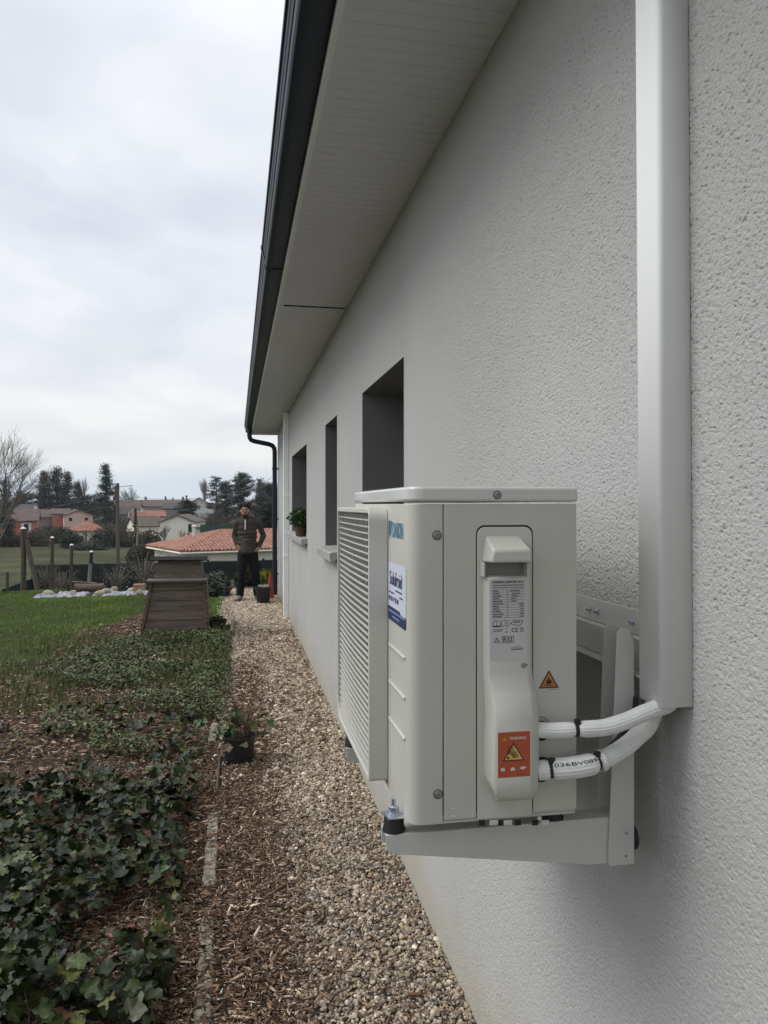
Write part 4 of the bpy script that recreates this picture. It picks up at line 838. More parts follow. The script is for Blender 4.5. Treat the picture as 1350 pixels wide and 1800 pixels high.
br_ = thing('wall_bracket', 'light grey steel wall bracket with two tapered arms and a cross rail under the unit', 'bracket', (D, 1.2, -.6))
def armset(y0, sgn, far=False):
    # tapered folded arm: deeper at the wall, open channel
    mb = MB(); y1 = y0 + .040; t = .002
    side_ = [(.233, -.526), (.655, -.526), (.655, -.604), (.58, -.603), (.245, -.557), (.233, -.550)]
    mb.prism(side_, 'y', y0, y0 + t); mb.prism(side_, 'y', y1 - t, y1); mb.box((.233, y0 + t + .0001, -.528), (.655, y1 - t - .0001, -.5262)); 
    a = obj('arm', mb, M['bracket'], br_, smooth=0, bevel=.0009); ORG[a.name_full] = ORG[br_.name_full]
    mb = MB(); X = D - .030
    # upright: web on the wall, two flanges narrowing to the top
    ya, yb = y0 - .004, y1 + .004
    fl = [(.611, -.606), (.6595, -.607), (.664, -.602), (.700, -.60), (.700, -.23), (.640, -.205), (.632, -.206), (.626, -.215)]
    fl = [(.6115, -.602), (.615, -.607), (.6595, -.607), (.6595, -.30), (.6595, -.235), (.652, -.212), (.636, -.207), (.628, -.215)]
    mb.prism(fl, 'y', ya, ya + .0022); mb.prism(fl, 'y', yb - .0022, yb); mb.box((.6575, ya + .0024, -.607), (.6597, yb - .0024, -.22))
    u = obj('upright', mb, M['bracket'], br_, smooth=0, bevel=.0012); ORG[u.name_full] = ORG[br_.name_full]
    mb = MB(); mb.lathe([(.020, 0), (.022, .004), (.022, .012), (0, .013)], (.660, (ya + yb) / 2 + .004, -.572), 20, (1, 0, 0)); obj('wall_pad', mb, M['dark'], u, smooth=40)
    p = (.647, ya, -.552); mb = MB(); mb.lathe([(.0055, 0), (.0055, .001), (.0038, .001), (.0038, .0045), (.0022, .0045), (.0022, .007), (0, .007)], p, 6, (0, -1, 0)); obj('bolt', mb, M['zinc'], u, smooth=20)
    mb = MB(); mb.lathe([(.0018, 0), (0, .0004)], (.644, ya - .0003, -.592), 8, (0, -1, 0)); mb.box((.632, ya + .006, -.272), (.640, ya + .009, -.235)); obj('bolt_hole', mb, M['gap'], u, smooth=0)
    # rubber mounts front and back, steel plate, nut and stud
    for xm in (.2495, .522):
        mb = MB(); mb.lathe([(.0185, 0), (.0185, .003), (.0165, .010), (.0160, .022), (.0155, .024)], (xm, y0 + .018, -.526), 24); rb = obj('rubber_mount', mb, M['dark'], br_, smooth=40)
        if xm > .3: continue
        mb = MB(); c = (xm, y0 + .018); z = -.502
        mb.obox((c[0], c[1], z + .0015), (.0155, .003, 0), (-.003, .0155, 0), (0, 0, .0012)); mb.lathe([(.0115, 0), (.0115, .002)], (*c, z + .003), 20); mb.lathe([(.009, 0), (.009, .0015)], (*c, z + .0052), 18); mb.lathe([(.0085, 0), (.0085, .007), (.007, .0078)], (*c, z + .007), 6); mb.tube([(*c, z + .005), (*c, z + .027)], .0037, 10)
        obj('stud_and_nut', mb, M['zinc'], rb, smooth=30)
armset(1.200, 1); armset(1.645, 1)
mb = MB(); mb.box((D - .006, 1.16, -.235), (D - .002, 1.80, -.190)); mb.box((.690, 1.16, -.2385), (D - .0062, 1.80, -.2355)); mb.box((.664, 1.16, -.2915), (D - .012, 1.80, -.289)); mb.box((.688, 1.16, -.288), (.690, 1.80, -.2387))
rl_ = obj('cross_rail', mb, M['bracket'], br_, smooth=0, bevel=.0008); ORG[rl_.name_full] = ORG[br_.name_full]
mb = MB()
for y in (1.29, 1.43, 1.465, 1.6): mb.lathe([(.006, 0), (.006, .003), (.004, .003), (.004, .008), (0, .009)], (D - .0062, y, -.213), 8, (-1, 0, 0))
obj('rail_bolt', mb, M['zinc'], rl_, smooth=30)
# feet of the unit reach out over the mounts
mb = MB()
for y in (1.218, 1.663): mb.box((.238, y - .016, -.5025), (.31, y + .016, -.5002))
obj('unit_foot', mb, M['unit'], unit, smooth=0, bevel=.0005)

# ------------------------------------------------------------------ kerb stones between bed and path
rk = random.Random(5)
KL = ['nearest weathered edging stone, half under wood chips at the bottom of the photo', 'pale mossy edging stone next nearest, beside the ivy', 'dark narrow edging board just nearer than the potted plant', 'small whitish edging stone beside the potted plant', 'short upright edging board beside the leafy ground cover', 'pale edging slab at the right foot of the compost bin']
KS = [((-.100, 2.35), (-.108, 3.02), .050, .030), ((-.112, 3.22), (-.112, 4.02), .054, .034), ((-.105, 4.28), (-.100, 4.88), .016, .045), ((-.16, 5.15), (-.15, 5.55), .05, .055), ((-.08, 6.6), (-.07, 7.4), .03, .04), ((-.055, 9.3), (-.045, 10.5), .035, .10)]
for (a, b, w_, h_), lb in zip(KS, KL):
    mb = MB(); a = Vector((*a, 0)); b = Vector((*b, 0)); m = 14; t = (b - a).normalized(); nn_ = Vector((-t.y, t.x, 0))
    rows = []
    for i in range(m):
        p = a.lerp(b, i / (m - 1)); ww = w_ / 2 * (1 + rk.uniform(-.12, .12)) * (.8 if i in (0, m - 1) else 1); hh = h_ * (1 + rk.uniform(-.18, .12)) - (.008 if i in (0, m - 1) else 0)
        rows.append([(p - nn_ * ww, -1.63), (p - nn_ * ww, -1.59 + hh - .006), (p - nn_ * (ww - .006), -1.59 + hh), (p + nn_ * (ww - .006), -1.59 + hh), (p + nn_ * ww, -1.59 + hh - .006), (p + nn_ * ww, -1.63)])
    for r_ in rows: mb.v += [(q.x, q.y, z) for q, z in r_]
    for i in range(m - 1):
        for k in range(5): mb.f.append((i*6+k, i*6+k+1, i*6+k+7, i*6+k+6))
    mb.f.append(tuple(range(6))); mb.f.append(tuple((m-1)*6 + k for k in range(6)))
    tag(obj('edging_stone', mb, M['kerb'] if w_ > .02 else M['post'], smooth=40), lb, 'edging', 'edging between bed and path')

# chips that have spilled over the edging
_n = 420; _y = rng.uniform(2.3, 4.05, _n); _o = scatter('wood_chips', chip_templates(8), np.stack([np.interp(_y, [2.35, 4.0], [-.103, -.112]) + rng.normal(0, .018, _n), _y, np.full(_n, -1.556) + rng.uniform(-.003, .004, _n)], 1), rotmats(_n, 'tilt', .15), np.repeat(rng.uniform(.005, .014, _n)[:, None], 3, 1), palette(_n, CC, CW, .2), M['chips']); tag(_o, kind='stuff', label='loose wood chips lying on top of the pale edging stones', cat='mulch')
# ------------------------------------------------------------------ potted plants
def leafmesh(pts, size, cols, name='leaves', parent=None, tilt=.7, mt='leaf2', shape=None):
    V = np.array(shape if shape is not None else [(0,0,0),(.32,.35,.10),(.36,.7,.06),(0,1,-.12),(-.36,.7,.06),(-.32,.35,.10),(0,.5,-.02)]); F = np.array([(0,1,6),(1,2,6),(2,3,6),(3,4,6),(4,5,6),(5,0,6)])
    pts = np.array(pts); n = len(pts); s = rng.uniform(size*.6, size*1.3, n)
    return scatter(name, [(V, F)], pts, rotmats(n, 'tilt', tilt), np.repeat(s[:, None], 3, 1), palette(n, cols, [1]*len(cols), .2), M[mt], parent=parent)
px_, py_ = .016, 4.80
pt = thing('potted_plant', 'black plastic pot of dry stems and broad leaves standing on the gravel', 'potted plant', (px_, py_, -1.585))
mb = MB(); mb.lathe([(.080, 0), (.085, .004), (.095, .150), (.101, .152), (.102, .172), (.096, .173), (.092, .150), (.088, .145), (0, .148)], (px_, py_, -1.585), 28); obj('pot', mb, M['pot'], pt, smooth=40)
mb = MB()
for i in range(24):
    a = rng.uniform(0, 6.28); l_ = rng.uniform(.15, .60); b = rng.uniform(.05, .22)
    base = Vector((px_ + .05*math.cos(a)*rng.uniform(0,1), py_ + .05*math.sin(a)*rng.uniform(0,1), -1.44)); pts = [base]
    for k in range(5): pts.append(base + Vector((math.cos(a)*b*((k+1)/5)**1.6 + rng.normal(0,.004), math.sin(a)*b*((k+1)/5)**1.6, l_*(k+1)/5 - (.12*((k+1)/5)**3 if i > 18 else 0))))
    mb.tube(pts, [.003, .0028, .0025, .002, .0016, .001], 5)
obj('stems', mb, mat('dry_stem', (.13, .085, .05), .8, var=.3, vscale=30), pt, smooth=60, fix=False)
tmI, vcI = ivy_templates(6); n = 60; a = rng.uniform(0, 6.28, n); rr3 = rng.uniform(.02, .22, n)
pos = np.stack([px_ + rr3*np.cos(a) - .02, py_ + rr3*np.sin(a), -1.42 + rng.uniform(-.05, .13, n)], 1); s = rng.uniform(.025, .055, n)
scatter('leaves', tmI, pos, rotmats(n, 'tilt', .8), np.repeat(s[:, None], 3, 1), palette(n, [(.05,.085,.028),(.08,.10,.035),(.10,.07,.035),(.04,.055,.025)], [4, 3, 1, 2], .2), M['leaf'], smooth=True, vcol=vcI, parent=pt)
# pot on the far window sill
sx_, sy_, szz = .69, 8.42, -.345
fp = thing('flower_pot', 'brown pot of bushy green herbs on the far window sill', 'potted plant', (sx_, sy_, szz))
mb = MB(); mb.lathe([(.055, 0), (.075, .12), (.082, .122), (.082, .14), (.072, .14), (.07, .12), (0, .118)], (sx_, sy_, szz), 20); obj('pot', mb, M['terra'], fp, smooth=40)
n = 1100; u = rng.normal(size=(n, 3)); u /= np.linalg.norm(u, axis=1)[:, None]; u *= rng.uniform(.3, 1, n)[:, None]**.5
leafmesh(np.array([sx_, sy_, szz + .20]) + u * np.array([.125, .23, .10]), .035, [(.035,.085,.02),(.05,.11,.025),(.025,.06,.018),(.08,.13,.04)], parent=fp)
mb = MB()
for i in range(14): a = rng.uniform(0, 6.28); mb.tube([(sx_, sy_, szz+.11), (sx_+.06*math.cos(a), sy_+.08*math.sin(a), szz+.3)], .003, 5)
obj('stems', mb, M['twig'], fp, smooth=60, fix=False)

# ------------------------------------------------------------------ compost bin: battered board walls, lower eave board, upper hopper and lid
cb_ = thing('compost_bin', 'dark brown boarded compost bin with flared sides and a flat lid by the lawn', 'compost bin', (-.72, 9.75, -1.59))
zt0, zt1 = -1.60, -.90
def quadx(z, y): pass
x0b, x1b, x0t, x1t = -1.125, -.335, -.995, -.365; yfb, yft, ybb, ybt = 9.35, 9.42, 10.2, 10.1
nb = 6
for i in range(nb):
    a, b = i / nb, (i + 1) / nb - .007
    L_ = lambda t, p, q: p + (q - p) * t
    z0, z1 = L_(a, zt0, zt1), L_(b, zt0, zt1); mb = MB()
    j = rk.uniform(-.004, .004)
    vs = [(L_(a, x0b, x0t) + .03, L_(a, yfb, yft) + j, z0), (L_(a, x1b, x1t) - .03, L_(a, yfb, yft) + j, z0), (L_(b, x1b, x1t) - .03, L_(b, yfb, yft) + j, z1), (L_(b, x0b, x0t) + .03, L_(b, yfb, yft) + j, z1)]
    vs += [(x, y + .022, z) for x, y, z in vs]
    mb.add(vs, [(0, 1, 2, 3), (7, 6, 5, 4), (0, 4, 5, 1), (1, 5, 6, 2), (2, 6, 7, 3), (3, 7, 4, 0)]); obj('front_board', mb, M['compost'], cb_, smooth=0, bevel=.003)
    for s_ in (0, 1):
        xo = (lambda t: L_(t, x0b, x0t)) if s_ == 0 else (lambda t: L_(t, x1b, x1t)); d_ = .022 if s_ == 0 else -.022; mb = MB()
        vs = [(xo(a), L_(a, yfb, yft) + .03, z0), (xo(a), L_(a, ybb, ybt), z0), (xo(b), L_(b, ybb, ybt), z1), (xo(b), L_(b, yfb, yft) + .03, z1)]; vs += [(x + d_, y, z) for x, y, z in vs]
        mb.add(vs, [(0, 1, 2, 3), (7, 6, 5, 4), (0, 4, 5, 1), (1, 5, 6, 2), (2, 6, 7, 3), (3, 7, 4, 0)]); obj('side_board', mb, M['compost'], cb_, smooth=0, bevel=.003)
for s_ in (0, 1):
    xb0, xt0 = (x0b - .004, x0t - .004) if s_ == 0 else (x1b + .004, x1t + .004); d_ = .034 if s_ == 0 else -.034; mb = MB()
    vs = [(xb0, yfb - .022, zt0), (xb0 + d_, yfb - .022, zt0), (xb0 + d_, yfb + .03, zt0), (xb0, yfb + .03, zt0), (xt0, yft - .022, zt1), (xt0 + d_, yft - .022, zt1), (xt0 + d_, yft + .03, zt1), (xt0, yft + .03, zt1)]
    mb.add(vs, [(0, 3, 2, 1), (4, 5, 6, 7), (0, 1, 5, 4), (1, 2, 6, 5), (2, 3, 7, 6), (3, 0, 4, 7)])
    cp = obj('corner_post', mb, M['compost2'], cb_, smooth=0, bevel=.003); ORG[cp.name_full] = ORG[cb_.name_full]
    mb = MB()
    for i in range(12):
        t = (i + .5) / 12; x = xb0 + (xt0 - xb0) * t; y = yfb + (yft - yfb) * t - .024; z = zt0 + (zt1 - zt0) * t
        xx = x - .006 if s_ == 0 else x - .002
        mb.box((xx, y - .004, z - .018), (xx + .009, y + .02, z + .010))
    obj('notch_block', mb, M['gap'] if s_ else M['compost2'], cp, smooth=0)
mb = MB(); mb.box((x0b + .04, ybb - .03, zt0), (x1b - .04, ybb, zt1)); obj('back_board', mb, M['compost'], cb_, smooth=0)
mb = MB(); mb.obox((-.69, 9.40, -.895), (.345, 0, 0), (0, .055, .008), (0, -.002, .012)); obj('eave_board', mb, mat('grey_board', (.13, .12, .115), .8, var=.25, vscale=20), cb_, smooth=0, bevel=.002)
mb = MB(); vs = []
for z, x0, x1, y0, y1 in ((-.90, -.965, -.40, 9.46, 10.06), (-.672, -.925, -.43, 9.50, 10.02)): vs += [(x0, y0, z), (x1, y0, z), (x1, y1, z), (x0, y1, z)]
mb.add(vs, [(0, 3, 2, 1), (4, 5, 6, 7), (0, 1, 5, 4), (1, 2, 6, 5), (2, 3, 7, 6), (3, 0, 4, 7)]); obj('hopper', mb, M['compost'], cb_, smooth=0, bevel=.003)
mb = MB(); mb.obox((-.69, 9.76, -.662), (.335, 0, -.004), (0, .33, .0), (0, 0, .006)); obj('lid', mb, mat('black_board', (.016, .015, .016), .95, spec=.1, var=.3, vscale=10), cb_, smooth=0, bevel=.003)

# ------------------------------------------------------------------ bucket and traffic cone
bx_, by_ = .415, 12.43
bk = thing('bucket', 'dark grey rubble bucket standing on the gravel before the person', 'bucket', (bx_, by_, -1.58))
mb = MB(); mb.lathe([(.095, 0), (.098, .005), (.128, .255), (.134, .256), (.134, .270), (.126, .270), (.094, .012), (0, .012)], (bx_, by_, -1.58), 28); obj('tub', mb, M['pot'], bk, smooth=40)
mb = MB(); mb.tube([(bx_ + .131*math.cos(t), by_ + .131*math.sin(t), -1.325 - .05*math.sin(abs(t))) for t in np.linspace(.0, math.pi, 14)], .004, 6); obj('handle', mb, M['zinc'], bk, smooth=50)
mb = MB(); [mb.ball((bx_ + rk.uniform(-.07, .07), by_ + rk.uniform(-.07, .07), -1.315 + rk.uniform(-.01, .01)), (.04, .04, .025), 8, 5) for _ in range(7)]; obj('rubble', mb, M['tarp'], bk, smooth=40)
kx, ky = .555, 13.05
kn = thing('traffic_cone', 'red orange traffic cone standing behind the bucket', 'traffic cone', (kx, ky, -1.585))
mb = MB(); mb.box((kx - .10, ky - .10, -1.585), (kx + .10, ky + .10, -1.565)); obj('base', mb, M['cone'], kn, smooth=0, bevel=.006)
mb = MB(); mb.lathe([(.070, .02), (.064, .03), (.018, .42), (.014, .43), (0, .432)], (kx, ky, -1.585), 24); cn = obj('cone_body', mb, M['cone'], kn, smooth=40)

# ------------------------------------------------------------------ small plants by the far bank
def bushthing(name, label, cat, c, rad, nleaf, size, cols, group=None, twigs=12, tw=.004, mt='needles', hollow=.45):
    t = thing(name, label, cat, (c[0], c[1], c[2]), group)
    u = rng.normal(size=(nleaf, 3)); u /= np.linalg.norm(u, axis=1)[:, None]; rr = rng.uniform(hollow**3, 1, nleaf)**(1/3)
    lump = np.array([1 + .35 * noise.noise(Vector(a) * 1.7 + Vector(c)) + .2 * noise.noise(Vector(a) * 5) for a in u]); P = u * (rr * lump)[:, None] * np.array(rad) + np.array([c[0], c[1], c[2] + rad[2] * .85])
    P = P[P[:, 2] > c[2] + .0]
    V = np.array([(-.5,0,0),(0,-.45,.1),(.5,0,0),(0,.45,.1)]); F = np.array([(0,1,2),(0,2,3)]); n = len(P)
    cl = palette(n, cols, [1]*len(cols), .22); cl *= np.array([.75 + .5 * (noise.noise(Vector(p) * (1.6 / max(rad))) + .4) for p in P])[:, None]
    if nleaf: scatter('crown', [(V, F)], P, rotmats(n, 'free'), np.repeat(rng.uniform(size*.6, size*1.4, n)[:, None], 3, 1), cl, M[mt], parent=t)
    mb = MB()
    for i in range(twigs):
        a = rng.uniform(0, 6.28); k = rng.uniform(.3, 1.05); q = Vector((c[0] + rad[0]*k*math.cos(a), c[1] + rad[1]*k*math.sin(a), c[2] + rad[2]*rng.uniform(1.0, 2.0)))
        b = Vector(c) + Vector((.1*rad[0]*math.cos(a), .1*rad[1]*math.sin(a), 0)); mid = b.lerp(q, .5) + Vector((rng.normal(0, .08*rad[0]), 0, .12*rad[2])); mb.tube([b, mid, q], [tw, tw*.7, tw*.3], 4)
    if twigs: obj('stems', mb, M['twig'], t, smooth=60, fix=False)
    return t
bushthing('garden_shrub', 'round grey green shrub growing right of the compost bin', 'shrub', (-.33, 13.6, -1.6), (.24, .24, .24), 2600, .035, [(.10,.115,.095),(.14,.15,.125),(.06,.075,.055)], twigs=20)
bushthing('yellow_plant', 'yellow green leafy plant beside the traffic cone', 'plant', (.50, 13.9, -1.52), (.15, .12, .20), 320, .06, [(.22,.26,.04),(.14,.19,.03),(.26,.24,.05)], twigs=10)
bushthing('bank_shrub', 'low olive green shrub on the bank between the legs of the person', 'shrub', (.14, 15.2, -1.62), (.22, .2, .2), 900, .05, [(.05,.065,.03),(.03,.04,.02)], twigs=8)
bushthing('bank_shrub', 'low dark green shrub on the bank right of the person', 'shrub', (.62, 15.6, -1.62), (.3, .2, .18), 900, .05, [(.04,.06,.025),(.06,.07,.03)], twigs=8)
for i, (x, y) in enumerate(((-.42, 10.7), )):
    bushthing('grass_tuft', 'brown and green grass tuft at the right foot of the compost bin', 'grass tuft', (-.24, 10.1, -1.59), (.10, .10, .09), 500, .035, [(.10,.075,.04),(.06,.08,.03)], twigs=20, tw=.003)
# twiggy leafless shrubs before the screen fence
BS = [(('bare_shrub', 'thin bare shrub left of the third wooden post from the left', 'shrub'), 84, 16.2, .28, .42), (('bare_shrub', 'wide bare arching shrub before the dark screen, left of the compost bin', 'shrub'), 252, 16.0, .55, .60), (('bare_shrub', 'pale bare shrub between the second and third wooden posts', 'shrub'), 108, 16.6, .35, .42), (('bare_shrub', 'slender bare shrub between the silvered post and the arching shrub', 'shrub'), 205, 16.4, .34, .5)]
for (nm, lb, ct), px, y, rx, hz in BS:
    p = aty(px, 1040, y); p.z = TZ(0, y); t = thing(nm, lb, ct, p, 'bare shrubs before the screen fence'); mb = MB()
    for i in range(46):
        a = rng.uniform(0, 6.28); k = rng.uniform(.2, 1); q = p + Vector((rx*k*math.cos(a), rx*k*math.sin(a)*.6, hz*rng.uniform(.5, 1.15) + .15)); m_ = p.lerp(q, .5) + Vector((0, 0, .2*hz))
        pts = [p, m_, q, q + Vector((math.cos(a)*.2*rx, 0, -.1*hz*k))]; mb.tube(pts, [.006, .005, .0035, .002], 4)
    obj('branches', mb, mat('pale_twig', (.16, .14, .12), .9), t, smooth=60, fix=False)
    n = 260; P = np.array([p[0], p[1], p[2]]) + np.stack([rng.normal(0, rx*.5, n), rng.normal(0, rx*.3, n), rng.uniform(0, hz*.9, n)], 1); leafmesh(P, .03, [(.05,.055,.03),(.1,.08,.05),(.16,.15,.12)], parent=t, tilt=1.2)

# ------------------------------------------------------------------ posts with white caps, brace, screen fence, tarp, stones, logs
PL = [((41, 930, 1036), .050, 'thick dark wooden post with white cap, tallest, at the left edge of the lawn', 0, 'post'), ((92, 946, 1034), .036, 'dark wooden post with white cap, second from the left', 0, 'post'), ((126, 959, 1034), .034, 'dark wooden post with white cap, third from the left', 0, 'post'), ((155, 971, 1031), .034, 'leaning silvered wooden post with white cap and dark top, rightmost', .06, 'greypost')]
for (px, pt_, pb), rad, lb, ln, mt in PL:
    Y = 15.4; b = aty(px, pb, Y); b.z = TZ(0, Y) - .05; t_p = aty(px, pt_, Y); t_p.x = b.x + ln * 1.0
    th = thing('wooden_post', lb, 'post', b, 'capped wooden posts at the lawn end'); pts = [b, b.lerp(t_p, .5) + Vector((rk.uniform(-.01, .01), 0, 0)), t_p]
    mb = MB(); mb.tube(pts, [rad * 1.05, rad, rad * .92], 12); obj('shaft', mb, M[mt], th, smooth=40)
    mb = MB(); mb.lathe([(rad * .9, 0), (rad * 1.05, .004), (rad * 1.02, .014), (rad * .6, .03), (0, .036)], t_p, 14); obj('cap', mb, M['cap'], th, smooth=40)
    if mt == 'greypost': mb = MB(); mb.tube([b.lerp(t_p, .74), b.lerp(t_p, 1.0)], rad * 1.06, 12, cap=False); obj('dark_wrap', mb, M['fence'], th, smooth=40, fix=False)
a = aty(68, 1038, 15.2); b = aty(46, 948, 15.4); a.z = TZ(0, 15.2) - .03
mb = MB(); mb.tube([a, b], [.045, .04], 10); tag(obj('brace_pole', mb, M['post'], smooth=40), 'dark slanting pole bracing the tallest capped post', 'pole')
mb = MB(); b0 = aty(13, 1036, 16); b0.z = TZ(0, 16); mb.tube([b0, b0 + Vector((0, 0, .42))], .03, 8); tag(obj('fence_stake', mb, M['post'], smooth=40), 'short dark wooden stake at the far left edge of the lawn', 'stake')
# the screen fence stands on the slope beyond the lawn
YFN = 18.0
fn = thing('screen_fence', 'dark green privacy screen fence running across the end of the garden', 'fence', (aty(57, 988, YFN).x, YFN, TZ(0, YFN)))
xs = [aty(57, 988, YFN).x + i * 1.25 for i in range(10)]
for i, (a, b) in enumerate(zip(xs, xs[1:])):
    zt_a = -(988 - 887) / FPX * 17.7 + .012 * i; mb = MB(); m = 40
    for k in range(m):
        xx = a + (b - a) * k / m; mb.box((xx, YFN - .012, TZ(0, YFN) - .4), (xx + (b - a) / m * .82, YFN + (.0 if k % 2 else .006), zt_a + rk.uniform(-.004, .004)))
    mb.box((a, YFN + .0065, TZ(0, YFN) - .3), (b, YFN + .012, zt_a - .02)); obj('screen_panel', mb, M['fence'], fn, smooth=0)
for i, a in enumerate(xs):
    mb = MB(); mb.box((a - .025, YFN + .014, TZ(0, YFN) - .4), (a + .025, YFN + .06, -(988 - 887) / FPX * 17.7 + .012 * i + .03)); obj('fence_post', mb, M['gutter'], fn, smooth=0)
mb = MB(); a = xs[0]; mb.box((a - .02, YFN - 2.2, TZ(0, 17) - .4), (a - .005, YFN - .014, -1.62)); obj('end_panel', mb, M['fence'], fn, smooth=0)
mb = MB(); mb.tube([aty(185, 988, 17.9) + Vector((0, 0, 0)), aty(185, 980, 17.9)], [.05, .04], 10); mb.ball(aty(193, 983, 18), (.04, .04, .09), 8, 6); 
# crumpled tarpaulin
def tarp(pxa, pxb, pya, pyb, Y, label, seed):
    mb = MB(); nx, ny = 46, 7; A = aty(pxa, pyb, Y); B = aty(pxb, pyb, Y)
    for j in range(ny):
        for i in range(nx):
            x = A.x + (B.x - A.x) * i / (nx - 1); y = Y - .05 + .55 * j / (ny - 1) + .04 * math.sin(i * .7 + seed); z = -1.588 + .022 + .055 * noise.noise(Vector((x * 4, y * 5, seed))) + .035 * noise.noise(Vector((x * 12, y * 14, seed))); 
            if j == 0 or i in (0, nx - 1): z = -1.59
            mb.v.append((x, y, max(z, -1.59)))
    mb.f = [(j*nx+i, j*nx+i+1, (j+1)*nx+i+1, (j+1)*nx+i) for j in range(ny-1) for i in range(nx-1)]
    tag(obj('tarpaulin', mb, M['tarp'], smooth=50, fix=False), label, 'tarpaulin', 'tarpaulins at the lawn end')
tarp(57, 150, 1028, 1047, 14.0, 'crumpled white tarpaulin on the grass below the dark posts', 1.0); tarp(160, 268, 1030, 1047, 14.05, 'crumpled white tarpaulin between the log and the compost bin', 4.0)
def rock(px, py, Y, r_, label, m_='rock'):
    r_ = tuple(q * .72 for q in r_)
    p = aty(px, py, Y); mb = MB(); mb.ball((p.x, p.y, -1.60 + r_[2]), r_, 12, 8)
    mb.v = [tuple(Vector(v) + (Vector(v) - Vector((p.x, p.y, -1.60 + r_[2]))).normalized() * .9 * min(r_) * noise.noise(Vector(v) * 9)) for v in mb.v]
    tag(obj('garden_rock', mb, M[m_], smooth=30), label, 'rock', 'pale rocks at the lawn end')
for a in (((85, 1036), 14.3, (.12, .08, .07), 'flat pale rock on the left tarpaulin under the second post'), ((130, 1037), 14.2, (.085, .07, .08), 'squarish pale rock left of the log'), ((176, 1037), 14.2, (.11, .08, .06), 'pale rock just under the right end of the log'), ((187, 1036), 14.35, (.10, .07, .085), 'yellowish rock right of the log end'), ((200, 1034), 14.6, (.09, .06, .08), 'grey peaked rock between the log and the brick block'), ((232, 1034), 14.5, (.12, .08, .07), 'wide pale rock left of the tan block'), ((246, 1041), 14.0, (.10, .07, .07), 'tan rock lying before the tan block')):
    rock(*a[0], a[1], a[2], a[3])
mb = MB(); p = aty(245, 1033, 14.3); mb.box((p.x - .10, p.y - .07, -1.54), (p.x + .10, p.y + .07, -1.415)); tag(obj('stone_block', mb, mat('tan_block', (.30, .19, .12), .9, bump=.4, bscale=40, bdist=.005), smooth=0, bevel=.012), 'tan square block standing at the left of the compost bin', 'block')
a, b = aty(131, 1029, 14.6), aty(183, 1029, 14.6); mb = MB(); mb.tube([(a.x, 14.6, -1.50), ((a.x + b.x) / 2, 14.62, -1.505), (b.x, 14.6, -1.49)], [.085, .075, .07], 14); tag(obj('log', mb, M['log'], smooth=40), 'long brown log lying below the leaning silvered post', 'log')
a, b = aty(128, 1026, 14.9), aty(170, 1026, 14.9); mb = MB(); mb.tube([(a.x, 14.85, -1.42), (b.x, 14.85, -1.46)], [.03, .035], 10); tag(obj('thin_log', mb, M['log'], smooth=40), 'thin brown branch lying behind the long log', 'log')
# ------------------------------------------------------------------ the person at the end of the path
YP = 12.85
def Q(px, py, dy=0): return aty(px, py, YP + dy)
person = thing('person', 'person in grey brown half-zip fleece and dark trousers standing with hands in pockets', 'person', (Q(433, 1055).x, YP, -1.59))
def cap_(mb, a, b, ra, rb, n=14, oval=None):
    a, b = Vector(a), Vector(b); mb.tube([a, b], [ra, rb], n, oval=oval); mb.ball(a, ra * .995, n, 8); mb.ball(b, rb * .995, n, 8)
def remesh(o, vox, sm=4):
    r_ = o.modifiers.new('r', 'REMESH'); r_.mode = 'VOXEL'; r_.voxel_size = vox; r_.use_smooth_shade = True
    if sm: s_ = o.modifiers.new('s', 'SMOOTH'); s_.iterations = sm; s_.factor = .5
    dg = bpy.context.evaluated_depsgraph_get(); me = bpy.data.meshes.new_from_object(o.evaluated_get(dg)); o.modifiers.clear(); old = o.data; o.data = me; me.name = o.name; bpy.data.meshes.remove(old)
    return o
J = dict(head=Q(430.5, 897), chin=Q(430, 909, -.04), neck=Q(431.5, 911, .01), chest=Q(434, 930, .0), waist=Q(435, 958, .0), hip=Q(435, 973, 0),
    shl=Q(416.5, 920, .01), shr=Q(455, 919, .01), ell=Q(412, 942, .06), elr=Q(463, 942, .06), wrl=Q(416.5, 959, -.02), wrr=Q(454, 963, -.02),
    hil=Q(427, 977, 0), hir=Q(444, 977, 0), knl=Q(424.5, 1012, -.03), knr=Q(449.5, 1010, -.02), anl=Q(422, 1047, .02), anr=Q(452.5, 1046, .05))
mb = MB(); h = J['head']
mb.ball((h.x, h.y, h.z + .012), (.076, .095, .105), 20, 14); mb.ball((h.x - .003, h.y - .028, h.z - .062), (.056, .064, .058), 16, 10)     # skull and jaw
mb.tube([(h.x - .004, h.y - .085, h.z + .022), (h.x - .005, h.y - .112, h.z - .016), (h.x - .005, h.y - .098, h.z - .026)], [.008, .014, .012], 8)              # nose
mb.ball((h.x - .005, h.y - .088, h.z + .026), (.05, .014, .010), 10, 6)                                                                     # brow
for s_ in (-1, 1): mb.ball((h.x + s_ * .076, h.y + .008, h.z - .004), (.011, .02, .03), 8, 6)
mb.tube([(h.x, h.y - .088, h.z - .054), (h.x, h.y - .088, h.z - .064)], [.022, .020], 8)
cap_(mb, J['neck'] + Vector((0, .01, -.05)), h + Vector((0, .015, -.05)), .058, .052)
cap_(mb, J['chest'] + Vector((0, .02, 0)), J['waist'] + Vector((0, .02, 0)), .068, .068, oval=1.3); cap_(mb, J['waist'], J['hip'], .08, .09, oval=1.3); mb.ball(J['chest'] + Vector((0, .02, .04)), (.11, .06, .09), 14, 10)
